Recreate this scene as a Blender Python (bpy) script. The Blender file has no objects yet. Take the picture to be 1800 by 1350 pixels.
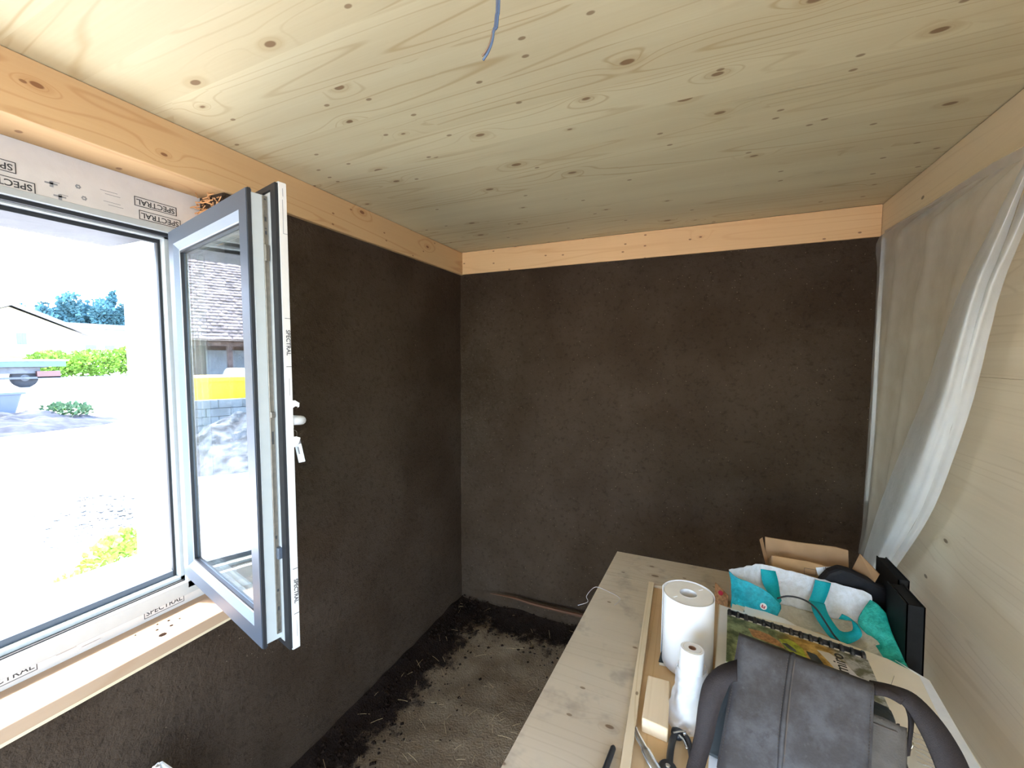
import bpy, bmesh, math, random
from mathutils import Vector, Matrix, noise
random.seed(7)
PI = math.pi
scene = bpy.context.scene
COL = scene.collection

# ------------------------------------------------------------------ camera
F_PX, YAW, PITCH, ROLL, CZ = 725.03, 0.41907, 0.063776, 0.003113, 1.65
_cy, _sy, _cp, _sp = math.cos(YAW), math.sin(YAW), math.cos(PITCH), math.sin(PITCH)
FW = Vector((-_sy * _cp, _cy * _cp, -_sp))
_r = Vector((_cy, _sy, 0)); _u = _r.cross(FW)
RT = math.cos(ROLL) * _r + math.sin(ROLL) * _u
UP = -math.sin(ROLL) * _r + math.cos(ROLL) * _u
EYE = Vector((0, 0, CZ))
cam_data = bpy.data.cameras.new('camera')
cam_data.sensor_width = 36; cam_data.lens = F_PX / 1800 * 36
cam_data.clip_start = 0.01; cam_data.clip_end = 1000
cam = bpy.data.objects.new('camera', cam_data); COL.objects.link(cam)
M = Matrix((RT, UP, -FW)).transposed().to_4x4(); M.translation = EYE
cam.matrix_world = M
scene.camera = cam

# ------------------------------------------------------------------ sky, sun, exposure
SUN_TRAVEL = Vector((1.0, 0.30, -2.0)).normalized()
world = bpy.data.worlds.new('sky'); scene.world = world
world.use_nodes = True
wn = world.node_tree.nodes; wl = world.node_tree.links
sky = wn.new('ShaderNodeTexSky'); sky.sky_type = 'NISHITA'; sky.sun_disc = False
sky.sun_elevation = math.asin(-SUN_TRAVEL.z)
sky.sun_rotation = math.atan2(-SUN_TRAVEL.x, -SUN_TRAVEL.y)
sky.altitude = 500; sky.air_density = 1.0; sky.dust_density = 2.0; sky.ozone_density = 1.0
wl.new(sky.outputs[0], wn['Background'].inputs['Color'])
wn['Background'].inputs['Strength'].default_value = 0.52
sun_d = bpy.data.lights.new('sun', 'SUN'); sun_d.energy = 2.2; sun_d.angle = 0.0093
sun_d.color = (1.0, 0.95, 0.87)
sun = bpy.data.objects.new('sun', sun_d); COL.objects.link(sun)
sun.rotation_euler = SUN_TRAVEL.to_track_quat('-Z', 'Y').to_euler()
sun.location = (-20, -6, 40)
scene.view_settings.view_transform = 'Standard'
scene.view_settings.look = 'None'
scene.view_settings.exposure = 3.15
scene.view_settings.gamma = 1.0
scene.view_settings.use_curve_mapping = False
scene.cycles.max_bounces = 10; scene.cycles.diffuse_bounces = 6
scene.cycles.transparent_max_bounces = 24
scene.cycles.caustics_reflective = False; scene.cycles.caustics_refractive = False
scene.cycles.sample_clamp_indirect = 12.0

# ------------------------------------------------------------------ measured room
XL, YB, XR, H, HB = -1.406, 2.353, 0.730, 2.329, 0.143
YN = -2.3                                  # wall behind the photographer
ZB = H - HB                                # underside of the perimeter beams
XW = -1.545                                # inner plane of the window frame
GZ = -0.2                                  # ground outside
TZ = 0.90                                  # table top

def ray(px, py):
    return FW + RT * ((px - 900) / F_PX) - UP * ((py - 675) / F_PX)
def P(px, py, x=None, y=None, z=None):
    d = ray(px, py)
    t = x / d.x if x is not None else (y / d.y if y is not None else (z - CZ) / d.z)
    return EYE + d * t

# ------------------------------------------------------------------ node helpers
class NT:
    def __init__(s, name):
        s.mat = bpy.data.materials.new(name); s.mat.use_nodes = True
        s.nt = s.mat.node_tree; s.n = s.nt.nodes; s.l = s.nt.links
        s.bsdf = s.n['Principled BSDF']
    def put(s, sock, v):
        if isinstance(v, bpy.types.NodeSocket): s.l.new(v, sock)
        elif isinstance(v, (tuple, list)) and len(v) == 3 and sock.type == 'RGBA': sock.default_value = (*v, 1)
        else: sock.default_value = v
    def m(s, op, a, b=None, c=None, clamp=False):
        k = s.n.new('ShaderNodeMath'); k.operation = op; k.use_clamp = clamp
        s.put(k.inputs[0], a)
        if b is not None: s.put(k.inputs[1], b)
        if c is not None: s.put(k.inputs[2], c)
        return k.outputs[0]
    def mix(s, f, a, b, blend='MIX'):
        k = s.n.new('ShaderNodeMix'); k.data_type = 'RGBA'; k.blend_type = blend
        s.put(k.inputs['Factor'], f); s.put(k.inputs[6], a); s.put(k.inputs[7], b)
        return k.outputs[2]
    def sm(s, v, lo, hi):                      # smoothstep lo -> 0, hi -> 1
        k = s.n.new('ShaderNodeMapRange'); k.interpolation_type = 'SMOOTHSTEP'
        s.put(k.inputs[0], v); k.inputs[1].default_value = lo; k.inputs[2].default_value = hi
        return k.outputs[0]
    def obj(s):
        return s.n.new('ShaderNodeTexCoord').outputs['Object']
    def sep(s, v):
        k = s.n.new('ShaderNodeSeparateXYZ'); s.put(k.inputs[0], v); return k.outputs
    def com(s, x, y, z):
        k = s.n.new('ShaderNodeCombineXYZ')
        for i, q in enumerate((x, y, z)): s.put(k.inputs[i], q)
        return k.outputs[0]
    def noise(s, v, scale, detail=2, rough=0.5):
        k = s.n.new('ShaderNodeTexNoise'); s.put(k.inputs['Vector'], v)
        k.inputs['Scale'].default_value = scale; k.inputs['Detail'].default_value = detail
        k.inputs['Roughness'].default_value = rough
        return k.outputs[0]
    def vor(s, v, scale, dim='3D'):
        k = s.n.new('ShaderNodeTexVoronoi'); k.voronoi_dimensions = dim; s.put(k.inputs['Vector'], v)
        k.inputs['Scale'].default_value = scale
        return k
    def white(s, v):
        k = s.n.new('ShaderNodeTexWhiteNoise'); k.noise_dimensions = '1D'; s.put(k.inputs['W'], v)
        return k.outputs[0]
    def bump(s, h, strength, dist):
        k = s.n.new('ShaderNodeBump'); s.put(k.inputs['Height'], h)
        k.inputs['Strength'].default_value = strength; k.inputs['Distance'].default_value = dist
        s.l.new(k.outputs[0], s.bsdf.inputs['Normal'])
    def fin(s, color, rough=0.6, metal=0.0, spec=0.5):
        s.put(s.bsdf.inputs['Base Color'], color); s.put(s.bsdf.inputs['Roughness'], rough)
        s.bsdf.inputs['Metallic'].default_value = metal
        s.bsdf.inputs['Specular IOR Level'].default_value = spec
        return s.mat

def plain(name, col, rough=0.6, metal=0.0, spec=0.5, var=0.12, scale=40, bump=0.0, bscale=200):
    k = NT(name); o = k.obj()
    n = k.noise(o, scale, 3)
    c = k.mix(k.sm(n, 0.3, 0.7), tuple(v * (1 - var) for v in col), tuple(min(1, v * (1 + var)) for v in col))
    if bump: k.bump(k.noise(o, bscale, 3), bump, 0.003)
    return k.fin(c, rough, metal, spec)

def wood(name, light, dark, along='X', bw=None, knots=0.5, lines=0.5, seed=0.0, rough=0.6, across=None, knotcol=(0.13, 0.07, 0.03), kscale=1.0, tint=0.08, stain=0.0):
    k = NT(name); x, y, z = k.sep(k.obj())
    ax = {'X': x, 'Y': y, 'Z': z}
    others = [ax[q] for q in 'XYZ' if q != along]
    L = ax[along]; A, T = others
    if across is not None:
        A = ax[across]; T = [ax[q] for q in 'XYZ' if q not in (along, across)][0]
    L = k.m('ADD', L, seed)
    if bw:
        idx = k.m('FLOOR', k.m('DIVIDE', A, bw))
        L = k.m('ADD', L, k.m('MULTIPLY', k.white(idx), 7.3))
    AT = k.m('ADD', A, k.m('MULTIPLY', T, 0.37))
    kv = k.com(k.m('MULTIPLY', L, 2.3 * kscale), k.m('MULTIPLY', AT, 4.6 * kscale), 0.0)
    v1 = k.vor(kv, 1.0, '2D')
    d1 = v1.outputs['Distance']; c1 = k.sep(v1.outputs['Color'])
    has1 = k.m('GREATER_THAN', c1[0], 1.0 - knots)
    kr = k.m('MULTIPLY_ADD', c1[1], 0.035, 0.03)
    m1 = k.m('MULTIPLY', k.sm(k.m('SUBTRACT', kr, d1), 0.0, 0.018), has1)
    ring1 = k.m('MULTIPLY', k.sm(k.m('SUBTRACT', k.m('MULTIPLY', kr, 2.6), d1), 0.0, 0.06), has1)
    kv2 = k.com(k.m('MULTIPLY', L, 5.5 * kscale), k.m('MULTIPLY', AT, 10.0 * kscale), 3.3)
    v2 = k.vor(kv2, 1.0, '2D'); c2 = k.sep(v2.outputs['Color'])
    m2 = k.m('MULTIPLY', k.sm(v2.outputs['Distance'], 0.075, 0.045), k.m('GREATER_THAN', c2[0], 1.0 - knots * 0.45))
    bend = k.m('MULTIPLY', k.m('EXPONENT', k.m('MULTIPLY', d1, -9.0)), has1)
    gv = k.com(k.m('MULTIPLY', L, 0.30), k.m('MULTIPLY', AT, 5.6), 0.0)
    g = k.noise(gv, 1.0, 1.5, 0.45)
    g = k.m('ADD', g, k.m('MULTIPLY', bend, 0.22))
    rings = k.m('PINGPONG', k.m('MULTIPLY', g, 17.0), 0.5)
    area = k.noise(k.com(k.m('MULTIPLY', L, 0.7), k.m('MULTIPLY', AT, 2.5), 9.0), 1.0, 1)
    line = k.m('MULTIPLY', k.sm(rings, 0.13, 0.0), k.m('MULTIPLY', k.sm(area, 0.35, 0.6), lines))
    fib = k.noise(k.com(k.m('MULTIPLY', L, 4.0), k.m('MULTIPLY', AT, 150.0), 0.0), 1.0, 2)
    tone = k.noise(k.com(k.m('MULTIPLY', L, 0.6), k.m('MULTIPLY', AT, 7.0), 5.0), 1.0, 2)
    c = k.mix(k.sm(tone, 0.3, 0.75), light, tuple(a * 0.72 + b * 0.28 for a, b in zip(light, dark)))
    if bw:
        tw = k.white(k.m('ADD', idx, 11.7))
        c = k.mix(k.m('MULTIPLY', tw, tint * 2), c, tuple(v * 0.55 for v in light))
    c = k.mix(k.m('MULTIPLY', fib, 0.22), c, dark)
    c = k.mix(line, c, dark)
    c = k.mix(k.m('MULTIPLY', ring1, 0.35), c, dark)
    c = k.mix(k.m('MULTIPLY', m2, 0.75), c, knotcol)
    c = k.mix(k.m('MULTIPLY', m1, 0.85), c, knotcol)
    if stain:
        sn = k.noise(k.obj(), 9.0, 4, 0.65)
        c = k.mix(k.m('MULTIPLY', k.sm(sn, 0.52, 0.72), stain), c, (0.16, 0.14, 0.12))
    k.bump(k.m('ADD', fib, k.m('MULTIPLY', line, -1.0)), 0.12, 0.001)
    return k.fin(c, rough, 0, 0.3)

MAT = {}
# spruce panels, beams, boards
MAT['ceil'] = wood('spruce_ceiling', (0.70, 0.62, 0.395), (0.42, 0.29, 0.13), 'X', 0.135, 0.42, 0.60, rough=0.55, across='Y', knotcol=(0.20, 0.11, 0.05), kscale=1.25)
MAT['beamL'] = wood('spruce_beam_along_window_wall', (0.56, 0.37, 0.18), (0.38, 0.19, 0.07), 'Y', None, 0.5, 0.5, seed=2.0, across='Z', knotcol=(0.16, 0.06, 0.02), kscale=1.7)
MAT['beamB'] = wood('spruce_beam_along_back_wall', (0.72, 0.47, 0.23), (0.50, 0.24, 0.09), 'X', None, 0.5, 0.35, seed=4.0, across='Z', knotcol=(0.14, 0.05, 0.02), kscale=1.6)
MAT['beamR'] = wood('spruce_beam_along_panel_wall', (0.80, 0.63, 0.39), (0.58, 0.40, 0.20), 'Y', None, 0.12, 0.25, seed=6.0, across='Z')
MAT['wallR'] = wood('pale_spruce_panel', (0.85, 0.73, 0.54), (0.56, 0.43, 0.26), 'Y', 0.14, 0.05, 0.30, seed=3.6, across='Z', tint=0.05)
MAT['sill'] = wood('spruce_sill', (0.42, 0.285, 0.18), (0.34, 0.20, 0.11), 'Y', None, 0.35, 0.4, seed=1.0, across='X')
MAT['osb'] = wood('reveal_lath', (0.62, 0.33, 0.14), (0.40, 0.18, 0.06), 'X', None, 0.2, 0.4)
MAT['ply'] = wood('greyed_plywood', (0.52, 0.43, 0.31), (0.33, 0.245, 0.155), 'X', None, 0.35, 0.30, seed=9.0, across='Y', stain=0.45, kscale=1.8)
MAT['plyfresh'] = wood('fresh_plywood', (0.66, 0.47, 0.27), (0.45, 0.27, 0.12), 'Y', None, 0.15, 0.35, seed=5.0, across='X', stain=0.10)
MAT['lath'] = wood('pine_lath', (0.70, 0.57, 0.38), (0.48, 0.33, 0.17), 'Y', None, 0.3, 0.5, seed=8.0, across='X', kscale=2)
MAT['block'] = wood('pine_block', (0.78, 0.62, 0.42), (0.55, 0.36, 0.18), 'Y', None, 0.2, 0.3, seed=12.0, across='X', kscale=3)
MAT['stick'] = wood('red_brown_stick', (0.10, 0.042, 0.018), (0.05, 0.02, 0.01), 'X', None, 0.0, 0.5)

def clay(name, a, b, spk):
    k = NT(name); o = k.obj()
    n1 = k.noise(o, 2.2, 4, 0.6); n2 = k.noise(o, 45, 5, 0.65); n3 = k.noise(o, 160, 3, 0.6)
    c = k.mix(k.sm(n1, 0.3, 0.7), a, b)
    c = k.mix(k.m('MULTIPLY', k.sm(n2, 0.5, 0.72), 0.55), c, tuple(v * 0.45 for v in a))
    v = k.vor(o, 90); cs = k.sep(v.outputs['Color'])
    sp = k.m('MULTIPLY', k.sm(v.outputs['Distance'], 0.20, 0.10), k.m('GREATER_THAN', cs[0], 0.93))
    c = k.mix(sp, c, spk)
    hh = k.m('ADD', k.m('MULTIPLY', n2, 1.0), k.m('MULTIPLY', n3, 0.45))
    k.bump(hh, 0.85, 0.010)
    return k.fin(c, 0.85, 0, 0.10)
MAT['clay'] = clay('dark_clay_plaster', (0.040, 0.025, 0.015), (0.060, 0.041, 0.027), (0.20, 0.15, 0.10))

def earth():
    k = NT('trodden_earth_floor'); o = k.obj(); x, y, z = k.sep(o)
    n1 = k.noise(o, 3.0, 5, 0.6); n2 = k.noise(o, 30, 5, 0.65)
    c = k.mix(k.sm(n1, 0.3, 0.72), (0.16, 0.110, 0.064), (0.25, 0.185, 0.115))
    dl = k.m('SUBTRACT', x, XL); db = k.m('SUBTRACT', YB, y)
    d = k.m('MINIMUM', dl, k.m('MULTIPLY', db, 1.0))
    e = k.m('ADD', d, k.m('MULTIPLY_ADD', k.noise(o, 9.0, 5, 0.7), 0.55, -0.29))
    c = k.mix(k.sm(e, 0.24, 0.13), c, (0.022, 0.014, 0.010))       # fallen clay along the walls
    c = k.mix(k.m('MULTIPLY', k.sm(n2, 0.56, 0.74), 0.5), c, (0.06, 0.04, 0.025))
    k.bump(k.m('ADD', n2, k.noise(o, 120, 3)), 0.6, 0.006)
    return k.fin(c, 0.9, 0, 0.08)
MAT['earth'] = earth()
MAT['crumb'] = plain('clay_crumb', (0.014, 0.008, 0.005), 0.95, 0, 0.05)
MAT['straw'] = plain('straw', (0.42, 0.30, 0.14), 0.7)
# window
MAT['alu'] = plain('grey_aluminium_shell', (0.080, 0.098, 0.125), 0.38, 0.25, 0.5, 0.03, 300)
MAT['alulight'] = plain('light_grey_bead', (0.15, 0.185, 0.235), 0.35, 0.2, 0.5, 0.03, 300)
MAT['pvc'] = plain('white_window_plastic', (0.37, 0.39, 0.38), 0.35, 0, 0.5, 0.02)
MAT['seal'] = plain('black_rubber_seal', (0.012, 0.013, 0.015), 0.55, 0, 0.4, 0.05)
MAT['steel'] = plain('zinc_fitting', (0.26, 0.235, 0.195), 0.35, 0.85, 0.5, 0.1, 80)
MAT['steeldark'] = plain('fitting_slot', (0.03, 0.03, 0.03), 0.6)
MAT['tape'] = plain('white_sealing_tape', (0.53, 0.50, 0.46), 0.5, 0, 0.4, 0.03, 20, 0.25, 60)
MAT['ink'] = plain('black_print', (0.035, 0.035, 0.035), 0.6, 0, 0.3, 0.02)
MAT['inkgrey'] = plain('grey_print', (0.22, 0.22, 0.22), 0.6, 0, 0.3, 0.02)
MAT['handle'] = plain('white_handle', (0.80, 0.80, 0.78), 0.3, 0, 0.5, 0.02)
MAT['tagclear'] = plain('key_tag_label', (0.72, 0.74, 0.76), 0.3, 0, 0.5, 0.04)
MAT['taggrey'] = plain('key_tag_clip', (0.16, 0.15, 0.15), 0.4)
MAT['render'] = plain('white_lime_render', (0.82, 0.81, 0.78), 0.85, 0, 0.2, 0.04, 12)
MAT['foil'] = plain('grey_membrane', (0.032, 0.032, 0.036), 0.6, 0, 0.4, 0.2, 14, 0.4, 30)

def glass():
    k = NT('window_glass')
    g = k.n.new('ShaderNodeNewGeometry')
    dp = k.n.new('ShaderNodeVectorMath'); dp.operation = 'DOT_PRODUCT'
    k.l.new(g.outputs['Normal'], dp.inputs[0]); k.l.new(g.outputs['Incoming'], dp.inputs[1])
    c = k.m('ABSOLUTE', dp.outputs['Value'])
    f = k.m('MULTIPLY_ADD', k.m('POWER', k.m('SUBTRACT', 1.0, c), 5.0), 0.95, 0.05, clamp=True)
    t = k.n.new('ShaderNodeBsdfTransparent'); t.inputs[0].default_value = (0.95, 0.98, 0.97, 1)
    s = k.n.new('ShaderNodeBsdfGlossy'); s.inputs['Roughness'].default_value = 0.0; s.inputs[0].default_value = (0.95, 0.97, 1, 1)
    dust = k.sm(k.noise(k.obj(), 260, 2), 0.70, 0.76)
    dv = k.n.new('ShaderNodeBsdfDiffuse'); dv.inputs[0].default_value = (0.6, 0.6, 0.6, 1)
    mx = k.n.new('ShaderNodeMixShader'); k.l.new(f, mx.inputs[0]); k.l.new(t.outputs[0], mx.inputs[1]); k.l.new(s.outputs[0], mx.inputs[2])
    m2 = k.n.new('ShaderNodeMixShader'); k.l.new(k.m('MULTIPLY', dust, 0.25), m2.inputs[0]); k.l.new(mx.outputs[0], m2.inputs[1]); k.l.new(dv.outputs[0], m2.inputs[2])
    k.l.new(m2.outputs[0], k.n['Material Output'].inputs['Surface'])
    return k.mat
MAT['glass'] = glass()

def film(name, clear, col=(0.86, 0.88, 0.88)):
    k = NT(name); o = k.obj()
    t = k.n.new('ShaderNodeBsdfTransparent')
    d = k.n.new('ShaderNodeBsdfDiffuse'); d.inputs[0].default_value = (*col, 1)
    tr = k.n.new('ShaderNodeBsdfTranslucent'); tr.inputs[0].default_value = (*col, 1)
    g = k.n.new('ShaderNodeBsdfGlossy'); g.inputs['Roughness'].default_value = 0.22
    bp = k.n.new('ShaderNodeBump'); k.l.new(k.noise(o, 25, 5, 0.6), bp.inputs['Height']); bp.inputs['Strength'].default_value = 0.3; bp.inputs['Distance'].default_value = 0.01
    for q in (d, tr, g): k.l.new(bp.outputs[0], q.inputs['Normal'])
    a = k.n.new('ShaderNodeMixShader'); a.inputs[0].default_value = 0.4; k.l.new(d.outputs[0], a.inputs[1]); k.l.new(tr.outputs[0], a.inputs[2])
    b = k.n.new('ShaderNodeMixShader'); b.inputs[0].default_value = 0.10; k.l.new(a.outputs[0], b.inputs[1]); k.l.new(g.outputs[0], b.inputs[2])
    c = k.n.new('ShaderNodeMixShader')
    k.l.new(k.m('MULTIPLY_ADD', k.noise(o, 8, 3), 0.25, clear - 0.12, clamp=True), c.inputs[0])
    k.l.new(b.outputs[0], c.inputs[1]); k.l.new(t.outputs[0], c.inputs[2])
    k.l.new(c.outputs[0], k.n['Material Output'].inputs['Surface'])
    return k.mat
MAT['film'] = film('building_film', 0.56, (0.74, 0.71, 0.66))
MAT['filmfold'] = film('building_film_fold', 0.28)
MAT['wrap'] = film('thin_plastic_wrap', 0.62, (0.88, 0.90, 0.93))

# ------------------------------------------------------------------ mesh helpers
def link(o, parent=None):
    COL.objects.link(o)
    if parent is not None:
        o.parent = parent
        if parent.type == 'EMPTY': o.matrix_parent_inverse = Matrix.Translation(-parent.location)
    return o
def tag(o, label=None, cat=None, group=None, kind=None):
    if label: o['label'] = label
    if cat: o['category'] = cat
    if group: o['group'] = group
    if kind: o['kind'] = kind
    return o
def thing(name, label, cat, loc=(0, 0, 0), group=None):
    o = bpy.data.objects.new(name, None); o.empty_display_size = 0.05
    o.location = loc; COL.objects.link(o)
    return tag(o, label, cat, group)
class B:
    """collects geometry in world coordinates and builds ONE mesh object"""
    def __init__(s): s.v = []; s.f = []
    def add(s, vs, fs):
        b = len(s.v); s.v += [Vector(q) for q in vs]; s.f += [tuple(i + b for i in f) for f in fs]; return s
    def box(s, lo, hi):
        (a, b, c), (d, e, f) = lo, hi
        return s.add([(a,b,c),(d,b,c),(d,e,c),(a,e,c),(a,b,f),(d,b,f),(d,e,f),(a,e,f)],
                     [(0,3,2,1),(4,5,6,7),(0,1,5,4),(1,2,6,5),(2,3,7,6),(3,0,4,7)])
    def hexa(s, p8):
        return s.add(p8, [(0,3,2,1),(4,5,6,7),(0,1,5,4),(1,2,6,5),(2,3,7,6),(3,0,4,7)])
    def obox(s, c, ex, ey, ez):            # oriented box: centre, half-axis vectors
        c, ex, ey, ez = map(Vector, (c, ex, ey, ez))
        return s.hexa([c-ex-ey-ez, c+ex-ey-ez, c+ex+ey-ez, c-ex+ey-ez, c-ex-ey+ez, c+ex-ey+ez, c+ex+ey+ez, c-ex+ey+ez])
    def tube(s, pts, r, seg=8, flat=1.0, ref=(0, 0, 1)):
        pts = [Vector(q) for q in pts]; rs = r if isinstance(r, (list, tuple)) else [r] * len(pts)
        rings = []; base = len(s.v)
        for i, q in enumerate(pts):
            t = (pts[min(i+1, len(pts)-1)] - pts[max(i-1, 0)]).normalized()
            a = t.cross(Vector(ref))
            if a.length < 1e-3: a = t.cross(Vector((1, 0, 0)))
            a.normalize(); b = t.cross(a)
            for k in range(seg):
                w = 2 * PI * k / seg
                s.v.append(q + a * math.cos(w) * rs[i] + b * math.sin(w) * rs[i] * flat)
        n = len(pts)
        for i in range(n - 1):
            for k in range(seg):
                s.f.append((base+i*seg+k, base+i*seg+(k+1)%seg, base+(i+1)*seg+(k+1)%seg, base+(i+1)*seg+k))
        s.f.append(tuple(base + k for k in range(seg))[::-1]); s.f.append(tuple(base+(n-1)*seg+k for k in range(seg)))
        return s
    def lathe(s, c, prof, seg=32, ax=(0, 0, 1), close=False):
        c = Vector(c); ax = Vector(ax).normalized(); a = ax.orthogonal().normalized(); b = ax.cross(a)
        base = len(s.v); n = len(prof)
        for r, h in prof:
            for k in range(seg):
                w = 2 * PI * k / seg
                s.v.append(c + ax * h + (a * math.cos(w) + b * math.sin(w)) * r)
        for i in range(n if close else n - 1):
            j = (i + 1) % n
            for k in range(seg):
                s.f.append((base+i*seg+k, base+i*seg+(k+1)%seg, base+j*seg+(k+1)%seg, base+j*seg+k))
        if not close:
            s.f.append(tuple(base + k for k in range(seg))[::-1]); s.f.append(tuple(base+(n-1)*seg+k for k in range(seg)))
        return s
    def grid(s, rows):
        n = len(rows[0]); base = len(s.v)
        for r in rows: s.v += [Vector(q) for q in r]
        for i in range(len(rows) - 1):
            for j in range(n - 1):
                s.f.append((base+i*n+j, base+i*n+j+1, base+(i+1)*n+j+1, base+(i+1)*n+j))
        return s
    def poly(s, pts, dirv):                # prism from a planar outline
        pts = [Vector(q) for q in pts]; d = Vector(dirv); n = len(pts); base = len(s.v)
        s.v += pts + [q + d for q in pts]
        s.f.append(tuple(base + i for i in range(n))[::-1]); s.f.append(tuple(base + n + i for i in range(n)))
        for i in range(n): s.f.append((base+i, base+(i+1)%n, base+n+(i+1)%n, base+n+i))
        return s
    def build(s, name, mat, parent=None, smooth=False, bevel=0.0, solid=0.0, sub=0, offset=0.0, fix=True):
        me = bpy.data.meshes.new(name); me.from_pydata([tuple(q) for q in s.v], [], s.f)
        if fix:
            bm = bmesh.new(); bm.from_mesh(me); bmesh.ops.recalc_face_normals(bm, faces=bm.faces); bm.to_mesh(me); bm.free()
        me.materials.append(MAT[mat] if isinstance(mat, str) else mat)
        if smooth:
            for q in me.polygons: q.use_smooth = True
        o = bpy.data.objects.new(name, me); link(o, parent)
        if sub:
            md = o.modifiers.new('subsurf', 'SUBSURF'); md.levels = sub; md.render_levels = sub
        if solid:
            md = o.modifiers.new('solid', 'SOLIDIFY'); md.thickness = solid; md.offset = offset
        if bevel:
            md = o.modifiers.new('bevel', 'BEVEL'); md.width = bevel; md.segments = 2; md.limit_method = 'ANGLE'
        return o
def struct(o): o['kind'] = 'structure'; return o

def catmull(pts, n):
    pts = [Vector(q) for q in pts]; out = []
    for i in range(len(pts) - 1):
        p0, p1, p2, p3 = pts[max(i-1, 0)], pts[i], pts[i+1], pts[min(i+2, len(pts)-1)]
        for k in range(n):
            t = k / n
            out.append(0.5 * ((2*p1) + (p2-p0)*t + (2*p0-5*p1+4*p2-p3)*t*t + (3*p1-p0-3*p2+p3)*t**3))
    out.append(pts[-1]); return out
def patch(ctrl, n=4, wr=0.0, ws=30.0, seed=0.0):
    """smooth grid through a control net, with fine creases of depth wr"""
    rows = [catmull(r, n) for r in ctrl]
    cols = [catmull([r[j] for r in rows], n) for j in range(len(rows[0]))]
    g = [[cols[j][i] for j in range(len(cols))] for i in range(len(cols[0]))]
    if wr:
        for r in g:
            for j, q in enumerate(r):
                r[j] = q + noise.noise_vector(q * ws + Vector((seed, seed, 0))) * wr
    return g
def ribbon(name, ea, eb, mat, parent, n=5, solid=0.003, smooth=True):
    a = catmull(ea, n); b = catmull(eb, n)
    rows = [[p, p.lerp(q, 0.5), q] for p, q in zip(a, b)]
    return B().grid(rows).build(name, mat, parent, smooth=smooth, solid=solid)

def text(name, s, size, mat, parent, at, xd, yd, align='CENTER', thick=0.0002, bold=0.0):
    """flat printed lettering as a mesh; at = centre of the line, xd = reading direction, yd = up of the letters"""
    cu = bpy.data.curves.new(name, 'FONT'); cu.body = s; cu.size = size; cu.align_x = align; cu.align_y = 'CENTER'
    cu.extrude = thick; cu.offset = bold; cu.resolution_u = 3
    t = bpy.data.objects.new(name, cu); COL.objects.link(t)
    bpy.context.view_layer.update()
    me = bpy.data.meshes.new_from_object(t.evaluated_get(bpy.context.evaluated_depsgraph_get()))
    bpy.data.objects.remove(t); bpy.data.curves.remove(cu)
    xd = Vector(xd).normalized(); yd = Vector(yd).normalized(); zd = xd.cross(yd)
    mt = Matrix((xd, yd, zd)).transposed().to_4x4(); mt.translation = Vector(at)
    me.transform(mt)
    me.materials.clear(); me.materials.append(MAT[mat])
    o = bpy.data.objects.new(name, me); link(o, parent); return o
def frame_lines(name, mat, parent, at, xd, yd, w, h, t, thick=0.0003, sides='LRTB'):
    xd = Vector(xd).normalized(); yd = Vector(yd).normalized(); zd = xd.cross(yd); at = Vector(at); b = B()
    if 'B' in sides: b.obox(at - yd * h/2, xd * (w/2 + t/2), yd * t/2, zd * thick)
    if 'T' in sides: b.obox(at + yd * h/2, xd * (w/2 + t/2), yd * t/2, zd * thick)
    if 'L' in sides: b.obox(at - xd * w/2, xd * t/2, yd * h/2, zd * thick)
    if 'R' in sides: b.obox(at + xd * w/2, xd * t/2, yd * h/2, zd * thick)
    return b.build(name, mat, parent)

# ================================================================== STRUCTURE
def rough_plane(fn, nu, nv, amp, scale, axis):
    rows = []
    for i in range(nu + 1):
        r = []
        for j in range(nv + 1):
            q = Vector(fn(i / nu, j / nv))
            d = noise.fractal(q * scale, 0.8, 2.2, 4) * amp
            q[axis] += d; r.append(q)
        rows.append(r)
    return rows

# --- earth floor
rows = []
for i in range(121):
    r = []
    for j in range(201):
        x = -1.47 + i / 120 * 2.25; y = YN + j / 200 * (2.42 - YN)
        q = Vector((x, y, 0)); dw = min(x - XL, YB - y)
        zz = noise.fractal(q * 4, 0.9, 2.1, 4) * 0.010 + max(0, 0.16 - dw) ** 2 * 1.2 * (0.6 + 0.6 * noise.noise(q * 7))
        r.append((x, y, zz - 0.004))
    rows.append(r)
struct(B().grid(rows).build('floor', 'earth', smooth=True))

# --- clay plastered walls
WY0, WY1, WZ0, WZ1 = 0.02, 0.880, 0.79, ZB            # window recess in the inner leaf
def left_wall():
    b = B(); xf = XL - 0.020; xb = -1.60
    def face(y0, y1, z0, z1):
        ny = max(2, int((y1-y0)/0.03)); nz = max(2, int((z1-z0)/0.03))
        b.grid(rough_plane(lambda u, v: (xf, y0+(y1-y0)*u, z0+(z1-z0)*v), ny, nz, 0.0035, 6.0, 0))
    face(YN, WY0, -0.1, ZB+0.01); face(WY1, YB+0.04, -0.1, ZB+0.01); face(WY0, WY1, -0.1, WZ0)
    b.box((xb, YN, -0.1), (xf-0.006, WY0, ZB+0.05)); b.box((xb, WY1, -0.1), (xf-0.006, YB+0.1, ZB+0.05)); b.box((xb, WY0, -0.1), (xf-0.006, WY1, WZ0))
    return b.build('wall_left', 'clay', smooth=False)
struct(left_wall())
b = B(); b.grid(rough_plane(lambda u, v: (-1.50+2.35*u, YB+0.010, -0.1+(ZB+0.11)*v), 90, 80, 0.0035, 6.0, 1))
b.box((-1.95, YB+0.02, -0.4), (1.0, YB+0.30, H+0.02)); struct(b.build('wall_back', 'clay'))
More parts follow.
